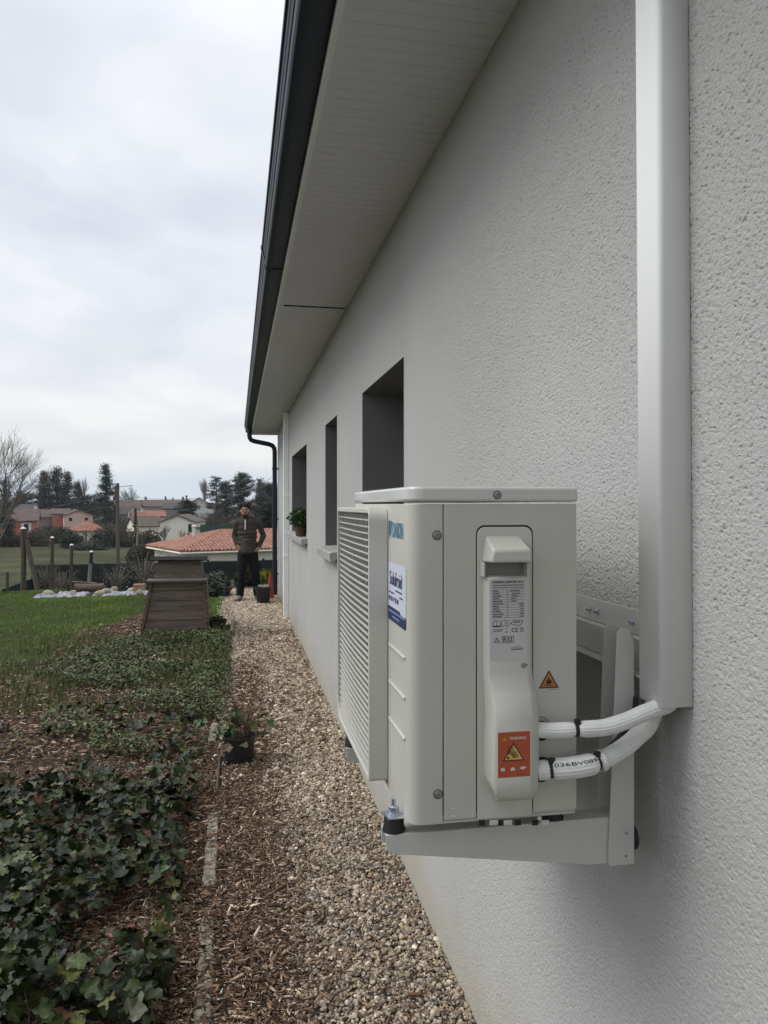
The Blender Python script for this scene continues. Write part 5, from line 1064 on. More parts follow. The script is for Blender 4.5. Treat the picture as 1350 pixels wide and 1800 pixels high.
for a, b, c in (('shl', 'ell', 'wrl'), ('shr', 'elr', 'wrr')): cap_(mb, J[a] + Vector((0, 0, -.02)), J[b], .038, .034); cap_(mb, J[b], J[c], .033, .026); cap_(mb, J[a] + Vector((0, 0, -.02)), J['chest'] + Vector((0, 0, .04)), .038, .06)
for a, b, c in (('hil', 'knl', 'anl'), ('hir', 'knr', 'anr')): cap_(mb, J[a], J[b], .078, .054); cap_(mb, J[b], J[c], .050, .036); cap_(mb, J[c], J[c] + Vector((0, -.12, -.06)), .034, .03)
# hands: palm, four fingers slipping into the pocket, thumb hooked outside
for wr, s_ in ((J['wrl'], 1), (J['wrr'], -1)):
    d = Vector((s_ * .45, -.02, -.89)).normalized(); side = Vector((s_ * .5, -.8, .2)); side = (side - d * side.dot(d)).normalized(); nrm = d.cross(side)
    palm = wr + d * .055
    mb.obox(wr + d * .045, d * .045, side * .036, nrm * .013)
    for k, L_ in enumerate((.070, .078, .072, .056)):
        r0 = wr + d * .088 + side * (.027 - .018 * k); m1 = r0 + d * L_ * .5 - nrm * s_ * .008; cap_(mb, r0 - d * .01, m1, .0088, .0080, 8); cap_(mb, m1, m1 + d * L_ * .45 - nrm * s_ * .016, .0080, .0070, 8)
    t0 = wr + d * .03 + side * .034; t1 = t0 + d * .035 + side * .024; cap_(mb, t0, t1, .0105, .0095, 8); cap_(mb, t1, t1 + d * .03 + side * .004, .0092, .0080, 8)
body = obj('body', mb, M['skin'], person, smooth=0); remesh(body, .0062, 3)
# trousers
mb = MB(); cap_(mb, J['hip'] + Vector((0, 0, .07)), J['hip'] + Vector((0, 0, -.02)), .118, .122, 20, oval=1.28)
for a, b, c in (('hil', 'knl', 'anl'), ('hir', 'knr', 'anr')):
    cap_(mb, J[a] + Vector((0, 0, .02)), J[b], .094, .068, 18); cap_(mb, J[b], J[c] + Vector((0, 0, .02)), .068, .060, 18)
    for k in range(4): q = J[b].lerp(J[c], .45 + .17 * k); mb.ball(q + Vector((rk.uniform(-.008, .008), 0, 0)), (.073, .073, .020), 14, 6)
    mb.ball(J[a].lerp(J[b], .55) + Vector((.05 if a == 'hir' else -.05, .0, 0)), (.05, .06, .075), 10, 8)
tr_ = obj('trousers', mb, M['pants'], person, smooth=0); remesh(tr_, .011, 4)
# fleece
mb = MB(); c = J['chest']; wv = J['waist']
for t, rx, ry in ((0, .15, .105), (.25, .170, .116), (.5, .168, .120), (.75, .160, .118), (1.0, .158, .12), (1.25, .152, .12)): 
    q = (c + Vector((0, 0, .10))).lerp(wv, t * .9); mb.ball(q, (rx, ry, .085), 20, 10)
mb.tube([wv + Vector((0, 0, .1)), J['hip'] + Vector((0, 0, .035))], [.118, .116], 24, oval=1.3)
mb.tube([wv + Vector((0, 0, -.05)), J['hip'] + Vector((0, 0, .02))], [.125, .122], 24, oval=1.3)
for a, b, w3 in (('shl', 'ell', 'wrl'), ('shr', 'elr', 'wrr')):
    mb.ball(J[a] + Vector((0, 0, -.01)), (.066, .068, .062), 14, 10); cap_(mb, J[a], J[b], .056, .045); e2 = J[b].lerp(J[w3], .86); cap_(mb, J[b], e2, .048, .038); cap_(mb, J[a] + Vector((0, 0, .0)), J['neck'] + Vector((0, 0, -.02)), .066, .062)
    for k in range(3): q = J[b].lerp(J[w3], .1 + .2 * k); mb.ball(q, (.051 - .004*k, .051 - .004*k, .016), 12, 6)
    for k in range(2): q = J[a].lerp(J[b], .55 + .25 * k); mb.ball(q, (.054, .054, .014), 12, 6)
mb.tube([J['neck'] + Vector((0, .005, -.05)), J['neck'] + Vector((0, 0, .012))], [.085, .066], 18)
for k in range(5): mb.ball(c.lerp(wv, .25 + .2 * k) + Vector((rk.uniform(-.03, .03), -.03, 0)), (.156 - .002*k, .108, .012), 18, 5)
fl = obj('fleece', mb, M['fleece'], person, smooth=0); remesh(fl, .0105, 3)
mb = MB(); z0 = Q(431, 931, -.16); z1 = Q(431, 914, -.10); mb.box((z1.x - .006, 0, 0), (z1.x + .006, 0, 0)); mb = MB()
pts = [Vector((z1.x, YP - .088, z1.z + .0)), Vector((z1.x + .001, YP - .134, z1.z - .07)), Vector((z0.x, YP - .142, z0.z))]; mb.tube(pts, .0085, 6); obj('zip', mb, M['cap'], fl, smooth=50)
# hair and flat dark cap, beard, brows and eyes
mb = MB(); mb.ball((h.x, h.y + .022, h.z + .062), (.090, .098, .070), 20, 12); mb.ball((h.x, h.y + .05, h.z + .0), (.080, .062, .075), 16, 10); [mb.ball((h.x + rk.uniform(-.07, .07), h.y + rk.uniform(-.04, .08), h.z + rk.uniform(.075, .115)), .034, 10, 7) for _ in range(12)]; [mb.ball((h.x + q_, h.y - .068 + abs(q_) * .5, h.z + .062 + rk.uniform(-.012, .012) - abs(q_) * .3), .028, 10, 7) for q_ in (-.066, -.045, -.022, 0, .022, .045, .066)]
for s_ in (-1, 1): mb.ball((h.x + s_ * .074, h.y + .0, h.z + .028), (.014, .03, .04), 8, 6)
hh = obj('hair', mb, M['hair'], person, smooth=0); remesh(hh, .009, 2)
mb = MB(); mb.ball((h.x - .003, h.y - .044, h.z - .082), (.056, .058, .036), 14, 8)
for s_ in (-1, 1): mb.tube([(h.x + s_ * .060, h.y - .02, h.z - .01), (h.x + s_ * .056, h.y - .045, h.z - .06), (h.x + s_ * .03, h.y - .075, h.z - .088)], [.008, .016, .018], 8)
mb.tube([(h.x - .033, h.y - .088, h.z - .048), (h.x - .004, h.y - .104, h.z - .038), (h.x + .026, h.y - .088, h.z - .048)], [.006, .009, .006], 8)
bd = obj('beard', mb, mat('dark_beard', (.045, .025, .018), .9), person, smooth=0); remesh(bd, .006, 2)
for s_ in (-1, 1):
    mb = MB(); mb.ball((h.x - .004 + s_ * .030, h.y - .088, h.z + .004), (.011, .007, .006), 10, 6); ey = obj('eye', mb, mat('eye_white', (.3, .28, .26), .3), person, smooth=40)
    mb = MB(); mb.ball((h.x - .004 + s_ * .030, h.y - .0935, h.z + .004), (.005, .003, .005), 8, 6); obj('iris', mb, M['ink'], ey, smooth=40)
    mb = MB(); mb.tube([(h.x - .004 + s_ * .012, h.y - .100, h.z + .022), (h.x - .004 + s_ * .03, h.y - .098, h.z + .027), (h.x - .004 + s_ * .05, h.y - .086, h.z + .022)], [.004, .006, .003], 6); obj('eyebrow', mb, M['hair'], person, smooth=40)
# shoes on the ground
for an, dx_ in ((J['anl'], -.05), (J['anr'], .03)):
    g = -1.585; mb = MB(); mb.ball((an.x, an.y + .01, g + .075), (.048, .062, .06), 14, 8); mb.ball((an.x + dx_ * .5, an.y - .09, g + .055), (.047, .11, .045), 14, 8); mb.ball((an.x + dx_, an.y - .15, g + .042), (.045, .06, .034), 14, 8); mb.tube([(an.x, an.y, g + .05), (an.x, an.y, g + .14)], [.05, .052], 12)
    s_ = obj('shoe', mb, M['boot'], person, smooth=0); remesh(s_, .008, 2)
    mb = MB(); mb.prism([(an.x + dx_ * .0 + .047 * math.cos(t), an.y + .01 + .06 * math.sin(t)) for t in np.linspace(0, math.pi, 8)] + [(an.x + dx_ + .046 * math.cos(t), an.y - .15 + .06 * math.sin(t)) for t in np.linspace(math.pi, 2 * math.pi, 8)], 'z', g, g + .024); obj('sole', mb, M['sole'], s_, smooth=0)
# ------------------------------------------------------------------ the valley: houses, poles, trees
def GP_(px, D_, dz=0):
    """point on the ground on the bearing of px, D_ metres ahead"""
    d = ray(px, HY) * D_; return Vector((d.x, d.y, TZ(d.x, d.y) + dz))
def zat(py, D_): return -(py - HY) / FPX * D_
def tiled(mb, poly, e0, e1, pitch, rad):
    """rounded tile rows running up a roof plane; poly convex 3D, e0-e1 its eave direction"""
    u = (e1 - e0).normalized(); n = (poly[1] - poly[0]).cross(poly[2] - poly[0]).normalized()
    if n.z < 0: n = -n
    v = n.cross(u); v = v if v.z > 0 else -v
    P = [((p - e0).dot(u), (p - e0).dot(v)) for p in poly]; c = min(p[0] for p in P) + pitch * .5; mx = max(p[0] for p in P)
    while c < mx:
        xs_ = []
        for (a, b), (a2, b2) in zip(P, P[1:] + P[:1]):
            if (a - c) * (a2 - c) < 0: xs_.append(b + (b2 - b) * (c - a) / (a2 - a))
        if len(xs_) >= 2:
            lo_, hi = min(xs_), max(xs_)
            if hi - lo_ > .2:
                b0 = len(mb.v)
                for h_ in (lo_ - .04, hi):
                    for k in range(5): th = math.pi * k / 4; mb.v.append(tuple(e0 + u * (c + rad * math.cos(th)) + v * h_ + n * rad * 1.1 * math.sin(th)))
                mb.f += [(b0+k, b0+k+1, b0+k+6, b0+k+5) for k in range(4)] + [(b0+4, b0+3, b0+2, b0+1, b0)]
        c += pitch
def house_at(label, px, D_, z0, w_, d_, h_, rh, rot, wallm, roofm, kind='gable', wins=(), over=.35, chim=None, group='houses in the valley', cat='house', name='house', pitch=.3, gable_col=None, tiles=True):
    """front wall faces the camera when rot = 0; z0 floor height; wins: (side, u, z, w, h, shutters)"""
    c = ray(px, HY) * D_; t = thing(name, label, cat, (c.x, c.y, z0), group)
    R = Matrix.Rotation(math.radians(rot) + math.atan2(-c.x, c.y), 4, 'Z') ; O = Vector((c.x, c.y, z0))
    W = lambda x, y, z: O + (R @ Vector((x, y, z)))
    mb = MB(); a, b = w_ / 2, d_
    base = [(-a, 0), (a, 0), (a, b), (-a, b)]; vs = [tuple(W(x, y, -1.5)) for x, y in base] + [tuple(W(x, y, h_)) for x, y in base]; fs = [(0,1,5,4),(1,2,6,5),(2,3,7,6),(3,0,4,7)]
    if kind == 'gable': vs += [tuple(W(0, 0, h_ + rh)), tuple(W(0, b, h_ + rh))]; fs += [(4,5,8),(6,7,9)]
    if kind == 'gable_side': vs += [tuple(W(-a, b/2, h_ + rh)), tuple(W(a, b/2, h_ + rh))]; fs += [(4,8,7),(5,6,9)]
    mb.add(vs, fs); obj('wall', mb, wallm, t, smooth=0, fix=False)
    o = over; tk = .14; mb = MB(); s = rh / a if kind == 'gable' else rh / (b / 2); pl = []
    if kind == 'gable': pl = [[W(-a-o, -o, h_ - s*o), W(-a-o, b+o, h_ - s*o), W(0, b+o, h_+rh), W(0, -o, h_+rh)], [W(a+o, -o, h_ - s*o), W(a+o, b+o, h_ - s*o), W(0, b+o, h_+rh), W(0, -o, h_+rh)]]
    elif kind == 'gable_side': pl = [[W(-a-o, -o, h_ - s*o), W(a+o, -o, h_ - s*o), W(a+o, b/2, h_+rh), W(-a-o, b/2, h_+rh)], [W(-a-o, b+o, h_ - s*o), W(a+o, b+o, h_ - s*o), W(a+o, b/2, h_+rh), W(-a-o, b/2, h_+rh)]]
    else:
        i = min(b / 2, a * .9); r0, r1 = W(-a + i, b/2, h_+rh), W(a - i, b/2, h_+rh); c_ = [W(-a-o, -o, h_ - .1), W(a+o, -o, h_ - .1), W(a+o, b+o, h_ - .1), W(-a-o, b+o, h_ - .1)]
        pl = [[c_[0], c_[1], r1, r0], [c_[2], c_[3], r0, r1], [c_[1], c_[2], r1], [c_[3], c_[0], r0]]
    for p in pl:
        k = len(p); up = Vector((0, 0, tk)); vs = [tuple(q) for q in p] + [tuple(q + up) for q in p]
        mb.add(vs, [tuple(range(k)), tuple(range(2*k-1, k-1, -1))] + [(j, (j+1) % k, (j+1) % k + k, j + k) for j in range(k)])
        if tiles: tiled(mb, [q + up for q in p], p[0] + up, p[1] + up, pitch, pitch * .3)
    rf = obj('roof', mb, roofm, t, smooth=0, fix=False)
    if chim: mb = MB(); q = W(*chim[:3]); mb.box((q.x - .25, q.y - .25, q.z - .8), (q.x + .25, q.y + .25, q.z + chim[3])); mb.box((q.x - .32, q.y - .32, q.z + chim[3]), (q.x + .32, q.y + .32, q.z + chim[3] + .12)); obj('chimney', mb, M['cream2'], rf, smooth=0)
    for side_, u, z, ww, hh_, sh_ in wins:
        n_ = {'f': Vector((0, -1, 0)), 'l': Vector((-1, 0, 0)), 'r': Vector((1, 0, 0))}[side_]; ud = {'f': Vector((1, 0, 0)), 'l': Vector((0, -1, 0)), 'r': Vector((0, 1, 0))}[side_]
        p0 = {'f': Vector((0, 0, 0)), 'l': Vector((-a, b/2, 0)), 'r': Vector((a, b/2, 0))}[side_] + ud * u + Vector((0, 0, z)); cen = O + R @ (p0 + n_ * .02)
        ax, ay, az = (R @ ud) * ww / 2, (R @ n_) * .03, Vector((0, 0, hh_ / 2)); mb = MB(); mb.obox(cen, ax * 1.12, ay, az * 1.1); wo = obj('window', mb, M['shutter'], t, smooth=0); mb = MB(); mb.obox(cen + (R @ n_) * .02, ax * .92, ay, az * .92); obj('pane', mb, M['glass'], wo, smooth=0)
        if sh_:
            for q in (-1, 1): mb = MB(); mb.obox(cen + ax * q * 1.62, ax * .5, ay, az * 1.05); obj('shutter', mb, M['shutter'], wo, smooth=0)
    return t
P_ = M
house_at('salmon red house with brown roof and white shutters at the far left', 10, 140, -5.9, 10.5, 8, 3.0, 1.9, -4, P_['salmon'], P_['tiledark'], 'gable_side', [('f', -3.6, 1.7, .9, 1.7, True), ('f', .8, 2.1, .6, .6, False), ('f', 3.4, 1.6, .8, 1.7, True)], tiles=False)
house_at('grey roofed house behind the salmon red house', 25, 185, -4.6, 11, 9, 2.6, 2.0, 8, P_['greyw'], P_['tilegrey'], 'gable_side', tiles=False)
house_at('low brown roofed house between the salmon house and the pink gable house', 62, 178, -5.2, 7, 8, 2.5, 1.6, 20, P_['greyw'], P_['tilegrey'], 'gable', chim=(1.5, 4, 3.9, .8), tiles=False)
house_at('brown roofed house with a white eaves line left of the pink gable house', 84, 170, -5.3, 5.4, 7, 2.6, 1.5, 3, P_['greyw'], P_['tiledark'], 'gable_side', tiles=False)
house_at('salmon wing with flat red wall joined left of the pink gable house', 107, 168, -5.0, 3.4, 6, 3.0, 1.0, 0, P_['salmon'], P_['tiledark'], 'gable_side', [('f', -.6, 1.3, .1, 1.8, False)], tiles=False)
house_at('pink gable house with two pairs of dark windows', 138, 167, -5.2, 5.8, 8, 2.9, 1.1, 6, P_['pinkw'], P_['tiledark'], 'gable', [('f', -1.6, 2.0, .8, .8, False), ('f', 1.6, 2.0, .8, .8, False)], tiles=False)
house_at('low cream house with a faded red hipped roof before the pink gable house', 157, 125, -6.5, 4.6, 5, 2.2, 1.5, 4, P_['cream2'], P_['tile'], 'hip', [('f', -1.2, .9, .6, 1.2, False)], over=.3)
house_at('large brown grey roofed house on the skyline right of the tall cedar', 226, 250, -3.6, 7.2, 9, 2.2, 2.8, -5, P_['greyw'], P_['tiledark'], 'gable_side', tiles=False)
house_at('grey roofed house with a white gable below the skyline house', 222, 215, -4.4, 6.6, 7, 1.8, 1.8, 10, P_['greyw'], P_['tilegrey'], 'gable_side', [], tiles=False)
house_at('small white gabled house right of the tall utility pole', 234, 205, -4.6, 2.6, 5, 2.4, 1.7, 0, P_['cream2'], P_['tilegrey'], 'gable', [('f', 0, 1.5, .7, .9, False)], tiles=False)
house_at('house with a bright terracotta roof behind the white gable house', 262, 190, -4.6, 7.6, 8, 1.7, 1.3, 4, P_['pinkw'], P_['tile'], 'gable_side', chim=(-1.5, 3, 3.0, .5))
house_at('wide dark brown roof along the skyline behind the terracotta roof', 284, 290, -2.6, 15, 9, 2.0, 2.3, 0, P_['greyw'], P_['tiledark'], 'gable_side', tiles=False)
house_at('stepped brown roof house right of the wide skyline roof', 308, 240, -3.6, 8, 8, 2.4, 1.7, -14, P_['greyw'], P_['tilegrey'], 'gable_side', chim=(2, 3, 3.9, .5), tiles=False)
house_at('white gable house with a tall dark window', 312, 118, -6.1, 5.2, 9, 3.4, 1.05, -12, P_['cream2'], P_['tiledark'], 'gable', [('f', 1.9, 2.5, .55, 1.3, False), ('f', 1.9, .6, .55, .7, False)], over=.25, tiles=False)
house_at('low cream annex on the left of the white gable house', 262, 122, -6.0, 4.2, 6, 2.6, 1.4, 14, P_['cream2'], P_['tiledark'], 'gable_side', [], over=.3, tiles=False)
house_at('small cream lean-to on the right of the white gable house', 346, 119, -6.1, 1.9, 4, 2.0, .5, -12, P_['cream2'], P_['tiledark'], 'gable', [], over=.2, tiles=False)
house_at('white house with a low dark gable roof near the skyline', 350, 235, -2.9, 9, 8, 2.4, 2.6, 0, P_['shutter'], P_['tilegrey'], 'gable', [], tiles=False, over=.6)
house_at('tall narrow white house among the dark trees left of the person', 408, 260, -2.7, 3.6, 5, 4.0, 1.2, 5, P_['shutter'], P_['tiledark'], 'gable', [('f', .6, 2.9, .7, .8, False), ('f', -.6, 1.2, .7, 1.0, False)], tiles=False, over=.2)
house_at('low pink house behind the left shoulder of the person', 402, 215, -3.6, 7.5, 6, 1.6, 1.0, 2, P_['pinkw'], P_['tiledark'], 'gable_side', [('f', 1, .8, .7, .8, False)], tiles=False)
house_at('pale pink house with a hipped roof right of the head of the person', 447, 200, -4.2, 6, 6, 2.4, 1.2, 0, P_['pinkw'], P_['tiledark'], 'hip', [('f', .5, 1.3, .8, .8, False)], tiles=False)
# nearest house: cream bungalow with ribbed terracotta hipped roof
def bungalow():
    D0 = 55.0; C = ray(318, HY) * D0; ze = zat(972, D0); th = math.radians(32) - YAW
    uf = Vector((math.cos(th), math.sin(th), 0)); ul = Vector((-math.sin(th), math.cos(th), 0)); L_, W_ = 9.1, 20.0; rise = 1.28
    t = thing('bungalow', 'cream bungalow with ribbed terracotta hipped roof just beyond the garden fence', 'house', (C.x, C.y, ze - 2.7))
    E = lambda f_, l_, z=0: Vector((C.x, C.y, ze)) + uf * f_ + ul * l_ + Vector((0, 0, z))
    A, B_, R0, R1 = E(0, 0), E(W_, 0), E(4.6, 4.55, rise), E(W_ - 4.6, 4.55, rise); Cc, Dd = E(W_, L_), E(0, L_)
    mb = MB()
    for p in ([A, B_, R1, R0], [Dd, Cc, R1, R0], [Dd, A, R0], [B_, Cc, R1]):
        k = len(p); up = Vector((0, 0, .10)); mb.add([tuple(q) for q in p] + [tuple(q + up) for q in p], [tuple(range(k)), tuple(range(2*k-1, k-1, -1))] + [(j, (j+1) % k, (j+1) % k + k, j + k) for j in range(k)]); tiled(mb, [q + up for q in p], p[0] + up, p[1] + up, .30, .12)
    for a, b in ((A, R0), (Dd, R0), (R0, R1), (B_, R1)): mb.tube([a + Vector((0, 0, .12)), b + Vector((0, 0, .12))], .12, 8)
    rf = obj('roof', mb, M['tile'], t, smooth=0, fix=False)
    v = E(2.7, 5.3, .95); mb = MB(); mb.tube([v, v + Vector((0, 0, .75))], .12, 10); mb.lathe([(.2, 0), (.2, .08), (0, .16)], v + Vector((0, 0, .75)), 10); obj('chimney', mb, M['shutter'], rf, smooth=40)
    mb = MB(); o = .5
    W2 = [E(o, o), E(W_ - o, o), E(W_ - o, L_ - o), E(o, L_ - o)]; mb.add([tuple(p + Vector((0, 0, -3.3))) for p in W2] + [tuple(p + Vector((0, 0, -.02))) for p in W2], [(0,1,5,4),(1,2,6,5),(2,3,7,6),(3,0,4,7)]); obj('wall', mb, M['cream2'], t, smooth=0, fix=False)
    mb = MB(); 
    for a, b in ((A, B_), (A, Dd)): 
        mb.tube([a + Vector((0, 0, -.04)), b + Vector((0, 0, -.04))], .075, 8)
        d = (b - a).normalized(); nrm = Vector((d.y, -d.x, 0))
    obj('eaves_gutter', mb, M['cream2'], t, smooth=40, fix=False)
    mb = MB(); mb.tube([E(2.2, .42, -.1), E(2.2, .42, -3)], .05, 8); mb.tube([E(.42, 2.2, -.1), E(.42, 2.2, -3)], .05, 8); obj('downpipe', mb, M['cream2'], t, smooth=40)
    for q, d_, n_ in ((E(.5, 4.5, -1.3), ul, -uf), (E(6, .5, -1.3), uf, -ul), (E(12, .5, -1.3), uf, -ul)): mb = MB(); mb.obox(q + n_ * .02, d_ * .6, n_ * .03, Vector((0, 0, .6))); wo = obj('window', mb, M['shutter'], t, smooth=0); mb = MB(); mb.obox(q + n_ * .05, d_ * .5, n_ * .02, Vector((0, 0, .5))); obj('pane', mb, M['glass'], wo, smooth=0)
bungalow()
# utility poles and wires
def pole(label, px, D_, pt, r_, lean=0, arm=True, m_='poleb'):
    b = GP_(px, D_, -.2); t = thing('utility_pole', label, 'utility pole', b, 'utility poles in the valley'); top = Vector((b.x + lean, b.y, zat(pt, D_)))
    mb = MB(); mb.tube([b, top], [r_ * 1.25, r_ * .8], 12); obj('shaft', mb, M[m_], t, smooth=40)
    if arm:
        mb = MB(); mb.box((top.x - .1, top.y - .1, top.z - .9), (top.x + .12, top.y + .1, top.z + .35)); obj('cap_bracket', mb, M['gutter'], t, smooth=0)
    mb = MB()
    for k in range(3): mb.lathe([(.03, 0), (.06, .03), (.03, .06), (.06, .09), (.02, .12)], (top.x + .16, top.y, top.z - .2 - .3 * k), 8)
    obj('insulator', mb, M['cap'], t, smooth=40); return top
p1 = pole('tall brown wooden utility pole right of the tall cedar', 207, 72, 856, .16); p2 = pole('shorter slanting pale brown pole left of the white gable house', 240, 88, 916, .10, lean=.15, arm=False, m_='greypost')
wm = mat('cable_grey', (.12, .12, .13), .6)
def wire(a, b, sag, label): 
    mb = MB(); mb.tube([a.lerp(b, k / 16) + Vector((0, 0, -sag * 4 * (k / 16) * (1 - k / 16))) for k in range(17)], .016, 5); tag(obj('overhead_wire', mb, wm, smooth=60), label, 'wire', 'overhead wires')
wire(p1 + Vector((0, 0, -.6)), ray(-60, HY) * 60 + Vector((0, 0, zat(919, 60))), .1, 'upper overhead wire running left from the brown utility pole')
wire(p1 + Vector((0, 0, -1.7)), ray(-60, HY) * 60 + Vector((0, 0, zat(930, 60))), .1, 'lower overhead wire running left from the brown utility pole')
wire(p1 + Vector((0, 0, -.7)), ray(480, HY) * 60 + Vector((0, 0, zat(850, 60))), .8, 'upper overhead wire running right across the dark trees')
wire(p1 + Vector((0, 0, -1.6)), ray(480, HY) * 66 + Vector((0, 0, zat(838, 66))), 1.6, 'lower sagging overhead wire running right across the dark trees')
mb = MB(); mb.box((0, 0, 0), (1, 1, 1)); a, b = p1 + Vector((.1, 0, .0)), p1 + Vector((1.35, 0, .15)); mb = MB(); mb.tube([a, b], .03, 6); tag(obj('service_wire', mb, wm, smooth=60), 'short stub of cable reaching right from the pole top', 'wire')

# trees
QV = np.array([(-.5,0,0),(0,-.4,.06),(.5,0,0),(0,.4,.06)]); QF = np.array([(0,1,2),(0,2,3)])
def conifer(label, px, D_, pt, width, n, size, cols, shape='cone', group='dark evergreen trees', name='conifer_tree'):
    n = int(n * 2.0); size = size * .62
    b = GP_(px, D_, -.3); top = zat(pt, D_); h_ = top - b.z; t = thing(name, label, 'tree', b, group); mb = MB()
    mb.tube([b, b + Vector((.1, 0, h_ * .5)), Vector((b.x, b.y, top - .2))], [h_ * .028, h_ * .018, .03], 8)
    P = []; S_ = []; nb = 60; lay = np.clip(np.linspace(.10, .99, nb) + rng.normal(0, .012, nb), .06, .995)
    for i in range(nb):
        tt = lay[i]; a = rng.uniform(0, 6.28)
        prof_ = {'cone': (1 - tt) ** .75 * (.35 + .65 * min(1, tt / .16)), 'round': math.sqrt(max(.02, 1 - ((tt - .5) / .52) ** 2)), 'cedar': (.9 if tt < .75 else .62) * (1.1 - tt * .45)}[shape]
        Lb = width / 2 * prof_ * rng.uniform(.65, 1.15); z = b.z + h_ * tt; e_ = Vector((b.x + Lb * math.cos(a), b.y + Lb * math.sin(a), z + (-.05 * Lb if shape != 'round' else .25 * Lb)))
        mb.tube([(b.x, b.y, z - .1 * Lb), e_], [.07, .02], 4, cap=False); m_ = int(n / nb * (.4 + 1.3 * prof_)); u = rng.uniform(0.12, 1.04, m_) ** .8
        base = np.array([(b.x, b.y, z)]) * (1 - u[:, None]) + np.array([tuple(e_)]) * u[:, None]; sp_ = width * (.075 if shape == 'cedar' else .095)
        base += rng.normal(0, 1, (m_, 3)) * np.array([sp_, sp_, sp_ * (.30 if shape == 'cedar' else .55)]) * (1.15 - .5 * u[:, None]); P.append(base)
    P = np.concatenate(P); k = len(P); obj('trunk', mb, M['bark'], t, smooth=60, fix=False)
    cl = palette(k, cols, [1] * len(cols), .3) * np.array([.7 + .7 * abs(noise.noise(Vector(p) * (4. / width))) * 1.6 for p in P])[:, None]
    R = rotmats(k, 'tilt', .8); scatter('crown', [(QV, QF)], P, R, np.repeat(rng.uniform(size*.5, size*1.5, k)[:, None], 3, 1), cl, M['needles'], parent=t)
DK = [(.060,.076,.070),(.044,.056,.054),(.080,.094,.074)]
for a in (('dark conifer standing behind the bare tree at the left edge', 8, 110, 842, 4.5, 3600, .30, DK), ('low dark evergreen left of the three tall conifers', 44, 215, 868, 8, 2600, .5, DK, 'round'), ('left one of the three tall dark conifers', 78, 220, 829, 8.5, 5200, .55, DK), ('tallest middle one of the three tall dark conifers', 100, 225, 823, 10.5, 6000, .55, DK), ('right one of the three tall dark conifers', 119, 222, 830, 7, 4600, .5, DK), ('small dark conifer right of the three tall conifers', 136, 225, 848, 7.5, 3400, .5, DK), ('broad dark evergreen filling the gap left of the tall cedar', 155, 215, 872, 8, 2600, .5, DK, 'round')): conifer(*a)
conifer('tall shaggy cedar left of the brown utility pole', 186, 190, 816, 7.0, 8000, .40, DK, 'cone')
conifer('slim dark conifer just left of the pole top', 203, 192, 850, 2.2, 1500, .35, DK, 'cone')
conifer('open layered cedar with flat branches left of the person', 380, 205, 838, 7.6, 3200, .40, DK, 'cedar')
conifer('low dark evergreen between the layered cedar and the largest dark tree', 398, 200, 848, 5.6, 4200, .42, DK, 'round')
conifer('largest dark evergreen tree rising above the person', 428, 195, 834, 6.6, 7500, .42, DK, 'round')
conifer('pointed dark evergreen right of the largest dark tree', 457, 170, 842, 4.8, 4200, .38, DK, 'cone')
conifer('broad dark evergreen behind the downpipe', 474, 150, 852, 6.0, 6500, .36, DK, 'round')
conifer('near dark green conifer between the person and the downpipe', 470, 75, 893, 3.2, 6500, .20, [(.035,.05,.042),(.026,.038,.034)], 'cone')
conifer('round dark bushy pine right of the white gable house', 331, 165, 882, 5.2, 5000, .36, [(.035,.048,.036),(.048,.062,.042)], 'round')
for px, pt, w_, lb in ((256, 873, 2.6, 'tiny conifer on the skyline right of the grey roofs'), (291, 872, 2.0, 'tiny conifer on the skyline above the wide brown roof'), (304, 875, 1.6, 'very small conifer on the skyline right of the tiny conifer'), (322, 873, 2.6, 'left one of two tiny conifers on the skyline'), (328, 871, 2.2, 'right one of two tiny conifers on the skyline'), (246, 880, 4, 'small bush on the skyline beside the grey roofs')): conifer(lb, px, 300, pt, w_, 700, .5, DK, 'cone', 'small conifers on the skyline')
def bare(label, px, D_, pt, spread, depth, r0, seed, up=.6, name='bare_tree', group='leafless trees', col=None, trunkfrac=.22):
    b = GP_(px, D_, -.3); h_ = zat(pt, D_) - b.z; t = thing(name, label, 'tree', b, group); R_ = random.Random(seed); mt = MB(); mc = MB()
    def grow(p, d, L_, r_, k):
        q = p + d * L_ + Vector((R_.uniform(-.06, .06), R_.uniform(-.06, .06), 0)) * L_; m_ = p.lerp(q, .5) + Vector((R_.uniform(-.05, .05), R_.uniform(-.05, .05), R_.uniform(-.02, .04))) * L_
        (mt if k >= depth - 0 else mc).tube([p, m_, q], [r_, r_ * .85, r_ * .7], 6 if r_ > .05 else 3, cap=False)
        if k == 0: return
        nb = R_.choice((2, 3, 3)) if k > 1 else 3
        for i in range(nb):
            a = R_.uniform(0, 6.28); sp_ = R_.uniform(.35, .85) * spread; nd = (d + Vector((math.cos(a) * sp_, math.sin(a) * sp_, R_.uniform(-.05, up * .35)))).normalized()
            grow(p.lerp(q, R_.uniform(.55, 1)), nd, L_ * R_.uniform(.62, .88), r_ * R_.uniform(.5, .68), k - 1)
        grow(q, (d + Vector((R_.uniform(-.15, .15), R_.uniform(-.15, .15), up * .2))).normalized(), L_ * .82, r_ * .68, k - 1)
    grow(b, Vector((0, 0, 1)), h_ * trunkfrac, r0, depth)
    top = max(v[2] for v in mc.v); s = (h_) / (top - b.z)
    for m_ in (mt, mc): m_.v = [(b.x + (x - b.x) * s, b.y + (y - b.y) * s, b.z + (z - b.z) * s) for x, y, z in m_.v]
    mm = M['bark'] if col is None else mat('pale_twigs', col, .9)
    obj('trunk', mt, mm, t, smooth=60, fix=False); obj('crown', mc, mm, t, smooth=0, fix=False)
bare('large leafless tree at the left edge of the photo', -2, 88, 748, .95, 6, .14, 12, .4)
